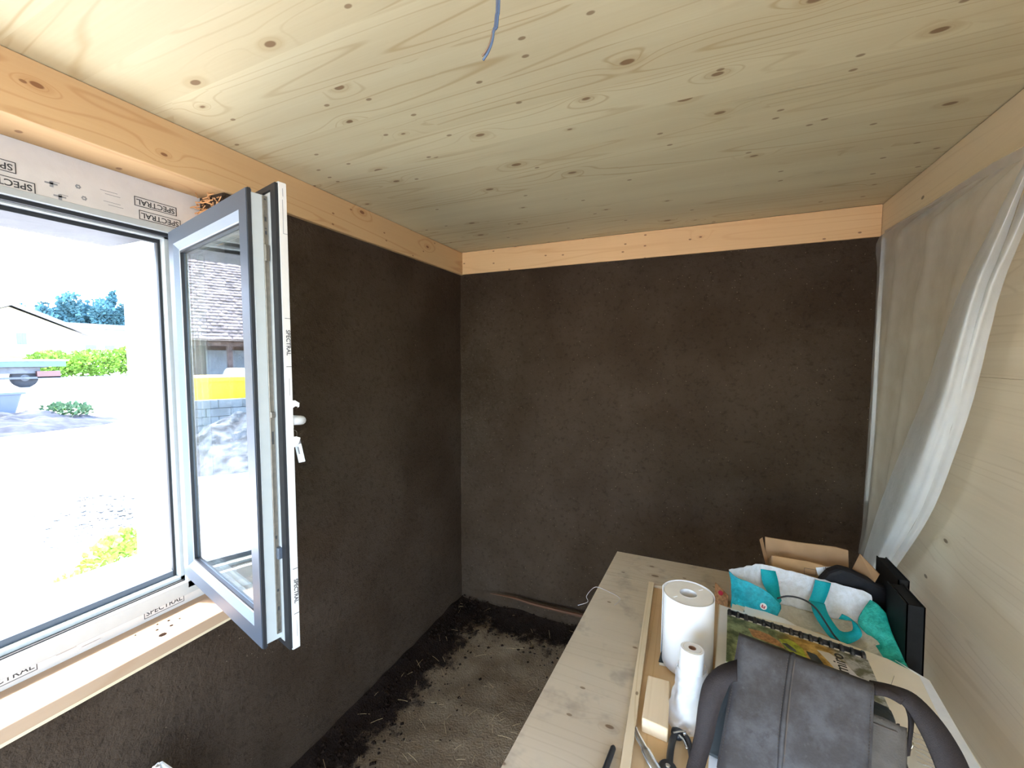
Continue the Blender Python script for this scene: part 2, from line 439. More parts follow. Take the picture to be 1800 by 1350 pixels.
# exterior leaf with white reveal
ext = B()
for lo, hi in (((-1.955, YN-0.2, -0.5), (-1.60, 0.05, H+0.2)), ((-1.955, 0.83, -0.5), (-1.60, YB+0.3, H+0.2)),
               ((-1.955, 0.05, -0.5), (-1.60, 0.83, 0.885)), ((-1.955, 0.05, 2.068), (-1.60, 0.83, H+0.2))):
    ext.box(lo, hi)
wex = struct(ext.build('wall_outside', 'render'))
B().box((-1.957, 0.05, 2.046), (-1.629, 0.800, 2.0685)).build('reveal_membrane', 'foil', wex)

# --- panelled wall on the right
DY0, DY1, DZ1 = -2.15, -0.12, 2.17          # wide unseen doorway added beside the photographer to let daylight in
wr = struct(B().box((XR+0.035, DY1, -0.2), (XR+0.25, YB+0.3, H+0.02)).box((XR+0.035, YN, -0.2), (XR+0.25, DY0, H+0.02)).box((XR+0.035, DY0, DZ1), (XR+0.25, DY1, H+0.02)).build('wall_right', 'wallR'))
for z0, z1 in ((-0.1, 0.8690), (0.8695, 1.5990), (1.5995, ZB+0.02)):
    B().box((XR+0.012, DY1, z0), (XR+0.040, YB+0.02, z1)).build('panel', 'wallR', wr, bevel=0.0006)

# --- wall behind the photographer
EX0, EX1, EZ1 = -1.35, 0.66, 2.17           # second unseen doorway, added for more daylight
wf = B().box((-1.95, YN-0.25, -0.4), (EX0, YN, H+0.02)).box((EX1, YN-0.25, -0.4), (1.0, YN, H+0.02)).box((EX0, YN-0.25, EZ1), (EX1, YN, H+0.02))
struct(wf.build('wall_front', 'wallR'))

# --- ceiling of wide spruce panels laid on the beams
ce = struct(B().box((-1.955, YN-0.25, H+0.022), (1.0, YB+0.3, H+0.25)).build('ceiling', 'ceil'))
for y0, y1, dz in ((YN, -0.035, 0), (-0.033, 1.283, 0), (1.2860, YB+0.05, 0.0015)):
    B().box((-1.58, y0, H+dz), (XR+0.05, y1, H+0.03)).build('ceiling_panel', 'ceil', ce)

# --- perimeter beams
struct(B().box((-1.60, YN, ZB), (XL, YB+0.06, H-0.0015)).build('trim_1', 'beamL', bevel=0.002))
struct(B().box((XL+0.0015, YB, ZB+0.002), (XR-0.002, YB+0.07, H-0.0015)).build('trim_2', 'beamB', bevel=0.002))
struct(B().box((XR, YN, ZB-0.004), (XR+0.10, YB+0.06, H-0.0015)).build('trim_3', 'beamR', bevel=0.002))

# ================================================================== WINDOW
win = bpy.data.objects.new('window_1', None); win.location = (XW, 0.42, 0.82); COL.objects.link(win)
tag(win, 'open tilt window with grey outer shell and white inner edge in the dark clay wall', None, None, 'structure')
FY0, FY1 = 0.085, 0.778                     # clear width of the fixed frame
# fixed frame: four members, each a stepped profile
def member(name, boxes, mat): 
    b = B()
    for lo, hi in boxes: b.box(lo, hi)
    return b.build(name, mat, win, bevel=0.0012)
member('frame_head', [((-1.562, 0.05, 2.044), (-1.545, 0.88, 2.062)), ((-1.60, 0.05, 2.0275), (-1.575, 0.81, 2.060))], 'pvc')
member('frame_bottom_rail', [((-1.562, 0.05, 0.850), (-1.545, 0.88, 0.893)), ((-1.60, 0.05, 0.850), (-1.575, 0.81, 0.907))], 'pvc')
member('frame_jamb', [((-1.562, 0.786, 0.87), (-1.545, 0.88, 2.055)), ((-1.60, 0.780, 0.87), (-1.575, 0.88, 2.04))], 'pvc')
member('frame_jamb', [((-1.60, 0.05, 0.87), (-1.545, 0.085, 2.055))], 'pvc')
member('frame_shell', [((-1.628, 0.05, 2.019), (-1.601, 0.83, 2.062)), ((-1.628, 0.05, 0.86), (-1.601, 0.83, 0.925)),
                       ((-1.628, 0.777, 0.87), (-1.601, 0.83, 2.04)), ((-1.628, 0.05, 0.87), (-1.601, 0.09, 2.04))], 'alu')
member('frame_seal', [((-1.576, 0.06, 2.033), (-1.561, 0.80, 2.0455)), ((-1.612, 0.06, 2.015), (-1.598, 0.79, 2.0268)),
                      ((-1.610, 0.772, 0.90), (-1.598, 0.781, 2.02)), ((-1.576, 0.06, 0.880), (-1.563, 0.80, 0.896))], 'seal')
# sealing tape above and below the frame
tb = B().box((-1.60, 0.02, 2.060), (-1.550, 0.878, ZB-0.001)).build('head_board', 'tape', win)
B().box((-1.551, 0.02, 2.056), (-1.5475, 0.874, 2.141)).build('sealing_tape', 'tape', win)
B().box((-1.566, 0.02, 0.820), (-1.5465, 0.878, 0.888)).build('sealing_tape', 'tape', win)
XT = -1.5470
def tape_stamp(yc, zc, w, h, up, clip=None):
    """boxed SPECTRAL print on the tape; up=+1 upright, -1 upside down"""
    xd = (0, up, 0); yd = (0, 0, up)
    text('print', 'SPECTRAL', h * 0.86, 'ink', win, (XT+0.0004, yc, zc), xd, yd, bold=0.0003)
    frame_lines('print_box', 'ink', win, (XT+0.0004, yc, zc), xd, yd, w, h, 0.0016, 0.0005)
tape_stamp(0.750, 2.1155, 0.108, 0.0255, -1)
tape_stamp(0.760, 2.078, 0.108, 0.0255, -1)
tape_stamp(0.405, 2.112, 0.108, 0.0255, -1)
tape_stamp(0.436, 2.074, 0.108, 0.0255, -1)
tape_stamp(0.372, 2.1475, 0.108, 0.012, -1)
# small pictograms and fine print on the tape
for yc, zc in ((0.520, 2.098), (0.535, 2.070)):
    b = B(); b.box((XT, yc-0.012, zc-0.001), (XT+0.0005, yc+0.012, zc+0.003)); b.box((XT, yc-0.003, zc-0.008), (XT+0.0005, yc+0.004, zc+0.006)); b.box((XT, yc-0.001, zc+0.006), (XT+0.0005, yc+0.016, zc+0.0075))
    b.build('print', 'inkgrey', win)
for yc, zc in ((0.572, 2.110), (0.583, 2.083)):
    b = B()
    for k in range(6):
        w = k * PI / 3; b.lathe((XT, yc + 0.004*math.cos(w), zc + 0.004*math.sin(w)), [(0.0022, 0), (0.0022, 0.0005)], 8, (1, 0, 0))
    b.build('print', 'inkgrey', win)
for yc, zc in ((0.640, 2.116), (0.646, 2.087)):
    b = B(); b.box((XT, yc-0.022, zc+0.003), (XT+0.0005, yc+0.016, zc+0.0042)); b.box((XT, yc-0.012, zc-0.005), (XT+0.0005, yc+0.022, zc-0.0038)); b.build('print', 'inkgrey', win)
# prints on the lower tape
tape_stamp(0.718, 0.846, 0.108, 0.0255, 1)
tape_stamp(0.706, 0.877, 0.108, 0.0200, 1)
tape_stamp(0.380, 0.848, 0.108, 0.0255, 1)
b = B(); b.box((XT, 0.47, 0.847), (XT+0.0005, 0.51, 0.8482)); b.box((XT, 0.52, 0.838), (XT+0.0005, 0.56, 0.8392)); b.build('print', 'inkgrey', win)
# wooden sill board and the lath that carries it
B().box((-1.560, 0.02, 0.786), (-1.388, 0.879, 0.822)).build('sill_board', 'sill', win, bevel=0.003)
B().box((-1.420, 0.02, 0.776), (-1.392, 0.879, 0.7862)).build('sill_lath', 'lath', win, bevel=0.001)
b = B()                                         # drips of dried clay on the sill
for yy, xx, r in ((0.66, -1.47, 0.004), (0.675, -1.50, 0.003), (0.69, -1.455, 0.005), (0.70, -1.49, 0.004), (0.655, -1.43, 0.010), (0.72, -1.47, 0.003), (0.62, -1.50, 0.0025)):
    b.lathe((xx, yy, 0.822), [(r, 0), (r*0.8, 0.0012), (0.0004, 0.0016)], 9)
b.build('clay_drip', 'crumb', win)['kind'] = 'stuff'
# recess side (spruce lath behind the sash) and fibre stuffing
B().box((-1.545, 0.866, 2.02), (XL-0.030, 0.880, 2.135)).build('reveal_lath', 'osb', win)
b = B()
for k in range(40):
    q = Vector((random.uniform(-1.54, -1.44), random.uniform(0.855, 0.885), random.uniform(2.135, 2.180)))
    b.tube([q, q + Vector((random.uniform(-.02, .02), random.uniform(-.02, .02), random.uniform(-.015, .015)))], 0.0018, 4)
b.build('fibre_stuffing', 'osb', win)['kind'] = 'stuff'

# --- the sash, swung into the room on its far-side hinges
SE = Vector((0.9754, -0.2203, 0)); SN = Vector((0.2203, 0.9754, 0)); S0 = Vector((-1.461, 0.735, 0))
SW, SZ0, SZ1 = 0.563, 0.962, 2.022
def S(s, n, z): return S0 + SE * s + SN * n + Vector((0, 0, z))
def sbox(b, s0, s1, n0, n1, z0, z1):
    return b.hexa([S(s0,n0,z0), S(s1,n0,z0), S(s1,n1,z0), S(s0,n1,z0), S(s0,n0,z1), S(s1,n0,z1), S(s1,n1,z1), S(s0,n1,z1)])
sash = sbox(B(), 0.012, SW-0.006, 0.012, 0.030, SZ0+0.006, SZ0+0.05)
# core profile ring of the sash (white plastic)
core = B()
for s0, s1, z0, z1 in ((0.01, 0.062, SZ0+.006, SZ1-.006), (SW-0.062, SW-0.002, SZ0+.006, SZ1-.006), (0.062, SW-0.062, SZ0+.006, SZ0+.06), (0.062, SW-0.062, SZ1-.06, SZ1-.006)):
    sbox(core, s0, s1, 0.010, 0.046, z0, z1)
sash = core.build('sash', 'pvc', win, bevel=0.002)
sash['label'] = 'opened window sash with grey outer face and dusty double glazing'
# overlapping inner flange (white lip)
fl = B()
LO = 0.034
for s0, s1, z0, z1 in ((0.0, 0.055, SZ0-.018, SZ1+.022), (SW-0.05, SW+LO, SZ0-.018, SZ1+.022), (0.055, SW-0.05, SZ0-.018, SZ0+.05), (0.055, SW-0.05, SZ1-.05, SZ1+.022)):
    sbox(fl, s0, s1, 0.052, 0.070, z0, z1)
fl.build('inner_flange', 'pvc', sash, bevel=0.0025)
# outer aluminium shell with a sloped glazing bead
def miter(s0, s1, z0, z1, wd, n_out, n_in, name, mat):
    """picture frame whose inner edge sinks from n_out to n_in"""
    b = B()
    o = [(s0, z0), (s1, z0), (s1, z1), (s0, z1)]; i = [(s0+wd, z0+wd), (s1-wd, z0+wd), (s1-wd, z1-wd), (s0+wd, z1-wd)]
    for k in range(4):
        a, c = o[k], o[(k+1) % 4]; d, e = i[k], i[(k+1) % 4]
        b.add([S(a[0], n_out, a[1]), S(c[0], n_out, c[1]), S(e[0], n_in, e[1]), S(d[0], n_in, d[1]),
               S(a[0], n_out+.012, a[1]), S(c[0], n_out+.012, c[1]), S(e[0], n_in+.012, e[1]), S(d[0], n_in+.012, d[1])],
              [(0,1,2,3), (7,6,5,4), (0,4,5,1), (1,5,6,2), (2,6,7,3), (3,7,4,0)])
    return b.build(name, mat, sash)
miter(0, SW-0.004, SZ0, SZ1, 0.040, 0.0, 0.0, 'outer_shell', 'alu')
miter(0.040, SW-0.044, SZ0+.040, SZ1-.040, 0.024, 0.0, 0.014, 'glazing_bead', 'alulight')
b = B()
for s0, s1, z0, z1 in ((0.062, 0.067, SZ0+.062, SZ1-.062), (SW-.071, SW-.066, SZ0+.062, SZ1-.062), (0.062, SW-.066, SZ0+.062, SZ0+.067), (0.062, SW-.066, SZ1-.067, SZ1-.062)):
    sbox(b, s0, s1, 0.010, 0.018, z0, z1)
b.build('glazing_gasket', 'seal', sash)
for n0 in (0.018, 0.036):
    sbox(B(), 0.058, SW-0.062, n0, n0+0.004, SZ0+.058, SZ1-.058).build('glass_pane', 'glass', sash)
b = B()
for s0, s1, z0, z1 in ((0.060, 0.068, SZ0+.060, SZ1-.060), (SW-.072, SW-.064, SZ0+.060, SZ1-.060), (0.060, SW-.064, SZ0+.060, SZ0+.068), (0.060, SW-.064, SZ1-.068, SZ1-.060)):
    sbox(b, s0, s1, 0.0225, 0.0355, z0, z1)
b.build('spacer_bar', 'steel', sash)
# seals around the closing edge
b = B(); sbox(b, SW-0.012, SW+0.001, 0.0015, 0.0085, SZ0, SZ1); sbox(b, 0, SW, 0.0025, 0.0085, SZ1-0.004, SZ1+.001); sbox(b, 0, SW, 0.0025, 0.0085, SZ0-.001, SZ0+.004)
b.build('outer_seal', 'seal', sash)
b = B(); sbox(b, SW+0.010, SW+LO-0.001, 0.0455, 0.0525, SZ0-.012, SZ1+.017); sbox(b, 0.0, SW+LO-.002, 0.046, 0.0525, SZ1+.006, SZ1+.018); sbox(b, 0.0, SW+LO-.002, 0.046, 0.0525, SZ0-.014, SZ0-.002)
b.build('flange_seal', 'seal', sash)
sbox(B(), SW-0.012, SW+0.010, 0.0445, 0.0505, SZ0, SZ1).build('rebate_strip', 'pvc', sash)
# espagnolette fitting in the closing edge
gear = sbox(B(), SW-0.012, SW+0.0012, 0.0325, 0.0425, SZ0+.02, SZ1-.008).build('lock_strip', 'steel', sash, bevel=0.0006)
b = B()
for z in (1.995, 1.985, 1.938, 1.905, 1.86, 1.79, 1.70, 1.585, 1.50, 1.40, 1.30, 1.245, 1.15, 1.105, 1.06, 1.03):
    b.lathe(S(SW+0.0010, 0.0375, z), [(0.0026, 0), (0.0026, 0.0012), (0.0012, 0.0012), (0.0012, 0.0004)], 10, SE)
b.build('fitting_screw', 'steel', sash)
b = B()
for z, h in ((2.006, 0.003), (1.962, 0.010), (1.935, 0.014), (1.882, 0.012), (1.46, 0.03), (1.22, 0.008), (1.09, 0.006), (1.045, 0.010), (0.990, 0.003)):
    sbox(b, SW+0.0009, SW+0.0016, 0.0355, 0.0395, z-h/2, z+h/2)
b.build('fitting_slot', 'steeldark', sash)
b = B(); sbox(b, SW, SW+0.006, 0.033, 0.042, 1.508, 1.522); sbox(b, SW, SW+0.006, 0.033, 0.042, 1.868, 1.905); b.build('fitting_catch', 'steel', sash, bevel=0.001)
b = B(); sbox(b, SW, SW+0.011, 0.036, 0.047, 1.168, 1.196); b.build('locking_cam', 'alu', sash, bevel=0.002)
# window handle on the inner face
HZ = 1.492; HS = SW + 0.005
hd = B(); hd.lathe(S(HS, 0.070, HZ), [(0.0145, 0), (0.0145, 0.006), (0.012, 0.009)], 16, SN)
for q in hd.v: q.z = HZ + (q.z - HZ) * 2.3
hd = hd.build('handle', 'handle', sash, smooth=True, bevel=0.001)
hd['label'] = 'white window handle standing out from the inner face'
hv = B(); hv.tube([S(HS, 0.076, HZ+.004), S(HS, 0.090, HZ+.003), S(HS-.004, 0.104, HZ+.002), S(HS-.03, 0.110, HZ), S(HS-.09, 0.110, HZ-.002), S(HS-.115, 0.108, HZ-.002)], [0.011, 0.0105, 0.0115, 0.011, 0.0095, 0.007], 12)
hv.build('handle_lever', 'handle', sash, smooth=True)
# tape run along the closing edge of the flange, with print and torn flaps
SX = SW + LO + 0.0006
sbox(B(), SX-0.0012, SX, 0.0535, 0.0695, SZ0-.016, SZ1+.020).build('edge_tape', 'tape', sash)
for zc in (1.683, 1.088):
    text('print', 'SPECTRAL', 0.0130, 'ink', sash, S(SX+.0003, 0.0635, zc), (0, 0, -1), SN, bold=0.0002)
    b = B(); sbox(b, SX, SX+.0004, 0.0575, 0.0695, zc+.055, zc+.0562); sbox(b, SX, SX+.0004, 0.0575, 0.0695, zc-.0562, zc-.055); b.build('print_box', 'ink', sash)
b = B(); sbox(b, SX, SX+.0004, 0.0600, 0.0612, 1.93, 2.005); sbox(b, SX, SX+.0004, 0.0600, 0.0695, 1.929, 1.9303); sbox(b, SX, SX+.0004, 0.0610, 0.0622, 2.012, 2.030); sbox(b, SX, SX+.0004, 0.0630, 0.0638, 1.56, 1.60); sbox(b, SX, SX+.0004, 0.0630, 0.0638, 0.975, 1.015); b.build('print', 'inkgrey', sash)
b = B(); b.grid([[S(SX-.001, 0.066, 1.548), S(SX+.003, 0.074, 1.548), S(SX+.002, 0.084, 1.541), S(SX, 0.082, 1.535)], [S(SX-.001, 0.066, 1.528), S(SX+.002, 0.074, 1.534), S(SX+.002, 0.083, 1.532), S(SX, 0.080, 1.530)]])
b.grid([[S(SX-.001, 0.066, 1.462), S(SX+.003, 0.075, 1.462), S(SX+.004, 0.083, 1.458)], [S(SX-.001, 0.066, 1.435), S(SX+.003, 0.074, 1.440), S(SX+.004, 0.079, 1.446)]])
b.build('tape_flap', 'tape', sash, solid=0.0006)

# key tag hanging from the handle
kt = thing('key_tag', 'small grey and clear key tag hanging below the white window handle', 'key tag', S(HS, 0.095, 1.44))
q0 = S(HS+.004, 0.088, 1.452)
kd = Vector((0.16, 0.10, -1)).normalized(); kx = (SN * 0.8 + SE * 0.6); kx = (kx - kd * kx.dot(kd)).normalized(); kz = kd.cross(kx)
b = B(); b.obox(q0 + kd*.006, kx*.0075, kd*.008, kz*.002); b.build('tag_clip', 'taggrey', kt, bevel=0.001)
b = B(); b.obox(q0 + kd*.037, kx*.0075, kd*.023, kz*.0012); b.build('tag_label', 'tagclear', kt, bevel=0.003)
b = B(); b.obox(q0 + kd*.030 - kx*.001, kx*.0016, kd*.009, kz*.0016); b.build('print', 'inkgrey', kt)
b = B(); b.tube(catmull([S(HS, 0.082, 1.474), S(HS+.006, 0.088, 1.468), q0 + kd*.001], 4), 0.0008, 6); b.build('wire_loop', 'steel', kt)

# ================================================================== OUTSIDE
def gravel_mat():
    k = NT('pale_gravel_ground'); o = k.obj()
    n = k.noise(o, 0.6, 5, 0.6); n2 = k.noise(o, 14, 4, 0.6)
    c = k.mix(k.sm(n, 0.3, 0.7), (0.40, 0.38, 0.34), (0.52, 0.495, 0.45))
    c = k.mix(k.m('MULTIPLY', k.sm(n2, 0.6, 0.75), 0.4), c, (0.34, 0.31, 0.27))
    k.bump(n2, 0.3, 0.02)
    return k.fin(c, 0.9, 0, 0.2)
MAT['gravel'] = gravel_mat()
MAT['soil'] = plain('shaded_grey_soil', (0.036, 0.037, 0.042), 0.9, 0, 0.2, 0.35, 3, 0.6, 12)  # soil bank colour darkened to stand in for shade
MAT['stone'] = plain('gravel_stone', (0.12, 0.12, 0.115), 0.85, 0, 0.2, 0.3, 3)
MAT['leafy'] = plain('bright_leaf', (0.15, 0.27, 0.03), 0.6, 0, 0.3, 0.45, 1.5)
MAT['weed'] = plain('weed_leaf', (0.22, 0.36, 0.05), 0.6, 0, 0.3, 0.4, 40)
MAT['tree'] = plain('haze_tinted_tree', (0.048, 0.115, 0.135), 0.8, 0, 0.2, 0.45, 0.35)  # blue tint puts distance haze into the leaf colour
MAT['trunk'] = plain('bark', (0.10, 0.075, 0.055), 0.9, 0, 0.2, 0.3, 4)
MAT['cream'] = plain('cream_facade', (0.50, 0.43, 0.27), 0.85, 0, 0.2, 0.04, 1)
MAT['whitewall'] = plain('white_facade', (0.80, 0.79, 0.76), 0.85, 0, 0.2, 0.04, 1)
MAT['roofgrey'] = plain('grey_roof', (0.16, 0.16, 0.17), 0.7, 0, 0.3, 0.15, 2)
MAT['fascia'] = plain('pale_fascia', (0.20, 0.20, 0.20), 0.6, 0, 0.3, 0.05, 2)
MAT['darkwin'] = plain('dark_window', (0.05, 0.06, 0.10), 0.2, 0, 0.5, 0.1, 2)
MAT['truckgreen'] = plain('teal_deck_edge', (0.045, 0.085, 0.10), 0.5, 0, 0.5, 0.1, 3)
MAT['truckgrey'] = plain('trailer_chassis', (0.08, 0.085, 0.10), 0.6, 0.2, 0.5, 0.2, 3)
MAT['tyre'] = plain('tyre', (0.035, 0.035, 0.04), 0.8, 0, 0.3, 0.1, 5)
MAT['bluebin'] = plain('blue_grey_bin', (0.05, 0.065, 0.105), 0.5, 0, 0.4, 0.05, 2)
MAT['yellow'] = plain('yellow_container', (0.80, 0.52, 0.02), 0.5, 0, 0.4, 0.04, 2)
MAT['blockwall'] = plain('grey_concrete_block', (0.13, 0.14, 0.145), 0.9, 0, 0.2, 0.2, 4)
MAT['tile'] = plain('weathered_roof_tile', (0.20, 0.15, 0.13), 0.85, 0, 0.2, 0.4, 2.2)
MAT['barnwood'] = plain('barn_boarding', (0.10, 0.065, 0.055), 0.85, 0, 0.2, 0.3, 4)
MAT['carpaint'] = plain('silver_car_paint', (0.25, 0.28, 0.28), 0.3, 0.3, 0.5, 0.03, 2)
MAT['carred'] = plain('red_paint', (0.10, 0.035, 0.035), 0.35, 0, 0.5, 0.03, 2)
MAT['carglass'] = plain('car_glass', (0.06, 0.10, 0.10), 0.1, 0, 0.5, 0.03, 2)
MAT['pipe'] = plain('grey_drain_pipe', (0.22, 0.23, 0.27), 0.5, 0, 0.4, 0.05)

rows = []
xs = [-400, -200, -130, -90, -60, -40, -30, -24] + [-20 + 0.5*i for i in range(36)] + [0, 4, 10, 40]
ys = [-200, -80, -40, -20, -12, -8] + [-6 + 0.5*i for i in range(30)] + [10, 14, 20, 30, 60, 120, 250]
for x in xs:
    rows.append([(x, y, GZ - (0.25 if -2.0 < x < 1.0 and -2.5 < y < 2.6 else 0) + (noise.fractal(Vector((x, y, 0)) * 0.5, 1, 2, 3) * 0.05 if x < -2.5 and y < 12 else 0)) for y in ys])
struct(B().grid(rows).build('ground', 'gravel', smooth=True))

def mound(name, c, rx, ry, h, mat, rot=0.0, n=40, rgh=0.25, seed=0):
    rows = []
    for i in range(n + 1):
        r = []
        for j in range(n + 1):
            u = -1 + 2*i/n; v = -1 + 2*j/n; d = math.sqrt(u*u + v*v)
            x, y = u*rx, v*ry; X = c[0] + x*math.cos(rot) - y*math.sin(rot); Y = c[1] + x*math.sin(rot) + y*math.cos(rot)
            e = max(0.0, 1 - d) ** 0.85
            f = noise.fractal(Vector((X*1.4+seed, Y*1.4, seed)), 0.7, 2.2, 5)
            r.append((X, Y, c[2] - 0.08 + h*e*(1 + rgh*f) + 0.06*f*e))
        rows.append(r)
    return B().grid(rows).build(name, mat, smooth=False)

def leaves(b, c, rx, ry, rz, n, size, up=0.3):
    for _ in range(n):
        while True:
            q = Vector((random.uniform(-1, 1), random.uniform(-1, 1), random.uniform(-1, 1)))
            if 0.35 < q.length < 1: break
        lump = 1 + 0.25 * noise.noise(q * 2.3 + Vector(c))
        p = Vector(c) + Vector((q.x*rx, q.y*ry, q.z*rz)) * lump
        d = (q + Vector((random.uniform(-.8, .8), random.uniform(-.8, .8), random.uniform(-.5, .8) + up))).normalized()
        s = d.orthogonal().normalized() * size * random.uniform(0.25, 0.45); d = d * size * random.uniform(0.6, 1.1)
        k = s.cross(d).normalized() * size * 0.12
        b.add([p, p + d*.5 + s + k, p + d, p + d*.5 - s + k], [(0, 1, 2), (0, 2, 3)])
    return b

# trees far behind the houses
def tree(name, label, x, y, h, w, conifer=False, seed=0):
    t = thing(name, label, 'tree', (x, y, GZ), 'trees on the skyline beyond the houses')
    B().tube([(x, y, GZ-0.1), (x, y, GZ + h*0.5), (x+0.1, y, GZ + h*0.8)], [w*0.06, w*0.05, w*0.02], 7).build('trunk', 'trunk', t)
    random.seed(seed); b = B()
    for k in range(16 if not conifer else 9):
        if conifer:
            z = GZ + h * (0.2 + 0.75*k/8); r = w*0.5*(1.05 - k/9); c = (x + random.uniform(-.1, .1)*w, y + random.uniform(-.1, .1)*w, z)
            leaves(b, c, r, r, h*0.10, 190, w*0.2, -0.3)
        else:
            a = random.uniform(0, 2*PI); rr = random.uniform(0.0, 0.36)*w; z = GZ + h*random.uniform(0.28, 0.86); f = 1 - abs(z-GZ-h*0.55)/h
            leaves(b, (x + rr*math.cos(a)*f, y + rr*math.sin(a)*f, z), w*.3, w*.3, h*.15, 130, w*0.2)
    b.build('crown', 'tree', t, fix=False)
tree('skyline_tree', 'small round tree just right of the cream house ridge', -133, 37.6, 14.6, 4.3, seed=1)
tree('skyline_tree', 'faint small tree above the upper cream roof slope', -128, 40.6, 13.2, 3.5, seed=2)
tree('skyline_tree', 'low tree above the lower cream roof slope', -134, 43.4, 13.6, 4.6, seed=3)
tree('skyline_tree', 'broad tall blue-green tree at the foot of the cream roof', -130, 45.2, 16.4, 4.9, seed=4)
tree('skyline_tree', 'rounded tree right of the broad tall one', -134, 49.9, 14.9, 4.6, seed=5)
tree('skyline_tree', 'tree in the middle above the low white building', -129, 50.4, 15.2, 4.3, seed=12)
tree('skyline_tree', 'slim pointed conifer, tallest on the skyline', -134, 54.4, 17.2, 4.3, True, seed=6)
tree('skyline_tree', 'blue-green tree cut off by the white window reveal', -128, 54.6, 14.4, 4.6, seed=8)
random.seed(11)

# cream gabled house
hs = thing('gabled_house', 'cream gabled house with a shallow pale roof behind the trailer', 'house', (-72, 19.5, GZ))
B().poly([(-70, 12.0, GZ-.2), (-70, 25.4, GZ-.2), (-70, 25.4, 4.4), (-70, 19.5, 7.15), (-70, 13.6, 4.4), (-70, 12.0, 3.7)], (-12, 0, 0)).build('house_wall', 'cream', hs)
for s in (1, -1):
    e = Vector((-69.2, 19.5 + s*6.9, 4.25)); r = Vector((-69.2, 19.5, 7.55))
    dv = Vector((-13.5, 0, 0)); up = Vector((0, 0, 0.22))
    B().hexa([e, r, r+dv, e+dv, e+up, r+up, r+dv+up, e+dv+up]).build('roof_slope', 'roofgrey', hs)
    f = B().hexa([e + Vector((.02, 0, -.28)), r + Vector((.02, 0, -.28)), r + Vector((-.15, 0, -.28)), e + Vector((-.15, 0, -.28)), e + Vector((.02, 0, .16)), r + Vector((.02, 0, .16)), r + Vector((-.15, 0, .16)), e + Vector((-.15, 0, .16))])
    f.build('verge_board', 'fascia', hs)
for yy in (20.3, 17.0):
    w = B().box((-70.02, yy-0.45, 2.9), (-69.96, yy+0.45, 4.35)).build('house_window', 'fascia', hs)
    B().box((-69.98, yy-0.36, 3.0), (-69.93, yy-0.03, 4.25)).build('pane', 'darkwin', w); B().box((-69.98, yy+0.03, 3.0), (-69.93, yy+0.36, 4.25)).build('pane', 'darkwin', w)
B().box((-70.1, 18.2, 1.6), (-68.6, 22.0, 1.9)).build('balcony_slab', 'fascia', hs)
# low white building
lb = thing('low_building', 'long low white building with a flat pale roof below the trees', 'building', (-96, 40, GZ))
B().box((-104, 30, GZ-.2), (-95, 52, 6.0)).build('building_wall', 'whitewall', lb)
B().box((-104.6, 29.4, 6.4), (-94.3, 52.6, 7.2)).build('roof_edge', 'fascia', lb)
B().box((-104.3, 29.7, 6.0), (-94.6, 52.3, 6.4)).build('roof_gutter', 'roofgrey', lb)
for yy in (35.5, 38, 43):
    B().box((-95.05, yy-0.7, 2.4), (-94.97, yy+0.7, 3.6)).build('building_window', 'darkwin', lb)
# hedge bushes
for k, (yy, h, w, lab) in enumerate(((16.8, 2.1, 1.5, 'bright green bush at the end of the trailer'), (19.6, 2.3, 1.7, 'bright green bush between two others below the low white building'), (22.6, 2.6, 1.8, 'tall bright green bush left of the bush at the window reveal'), (25.6, 2.7, 1.8, 'bright green bush cut by the white window reveal'))):
    t = thing('garden_bush', lab, 'bush', (-52, yy, GZ), 'sunlit bushes across the yard')
    b = B(); leaves(b, (-52, yy, GZ + h*0.5), w*0.9, w*1.15, h*0.55, 1500, 0.34); b.build('foliage', 'leafy', t, fix=False)
    b = B()
    for j in range(5): b.tube([(-52 + random.uniform(-.3, .3), yy + random.uniform(-.4, .4), GZ-.1), (-52 + random.uniform(-.8, .8), yy + random.uniform(-1, 1), GZ + h*0.8)], [0.06, 0.02], 5)
    b.build('stems', 'trunk', t)

# flatbed trailer
tr = thing('flatbed_trailer', 'flatbed trailer with teal deck edge and one big wheel parked across the yard', 'trailer', (-36.5, 8.8, GZ))
B().box((-38.2, 3.0, 1.02), (-35.9, 12.2, 1.36)).build('deck', 'truckgreen', tr)
B().box((-38.3, 2.9, 1.36), (-35.8, 12.3, 1.44)).build('deck_planks', 'whitewall', tr)
B().box((-37.6, 3.0, 0.62), (-36.3, 11.2, 1.02)).build('chassis', 'truckgrey', tr)
B().box((-36.3, 11.0, 0.35), (-36.1, 12.0, 0.75)).build('rear_light_bar', 'carred', tr)
B().box((-36.25, 7.0, 0.30), (-36.1, 12.0, 0.42)).build('side_guard', 'truckgrey', tr)
for yy in (10.6, 7.4):
    w = B().lathe((-36.6, yy, GZ+0.56), [(0.30, -.16), (0.54, -.17), (0.58, -.10), (0.58, .10), (0.54, .17), (0.30, .16)], 28, (1, 0, 0)).build('wheel', 'tyre', tr, smooth=True)
    B().lathe((-36.6, yy, GZ+0.56), [(0.29, .10), (0.29, .155), (0.10, .165), (0.10, .21)], 18, (1, 0, 0)).build('hub', 'truckgrey', w)
B().poly([(-36.9, 9.6, 1.02), (-36.9, 11.6, 1.02), (-36.9, 11.4, 0.95), (-36.9, 9.8, 0.95)], (0.6, 0, 0)).build('mudguard', 'truckgrey', tr)
for yy, lab in ((5.2, 'crate'), (9.6, 'crate')): pass
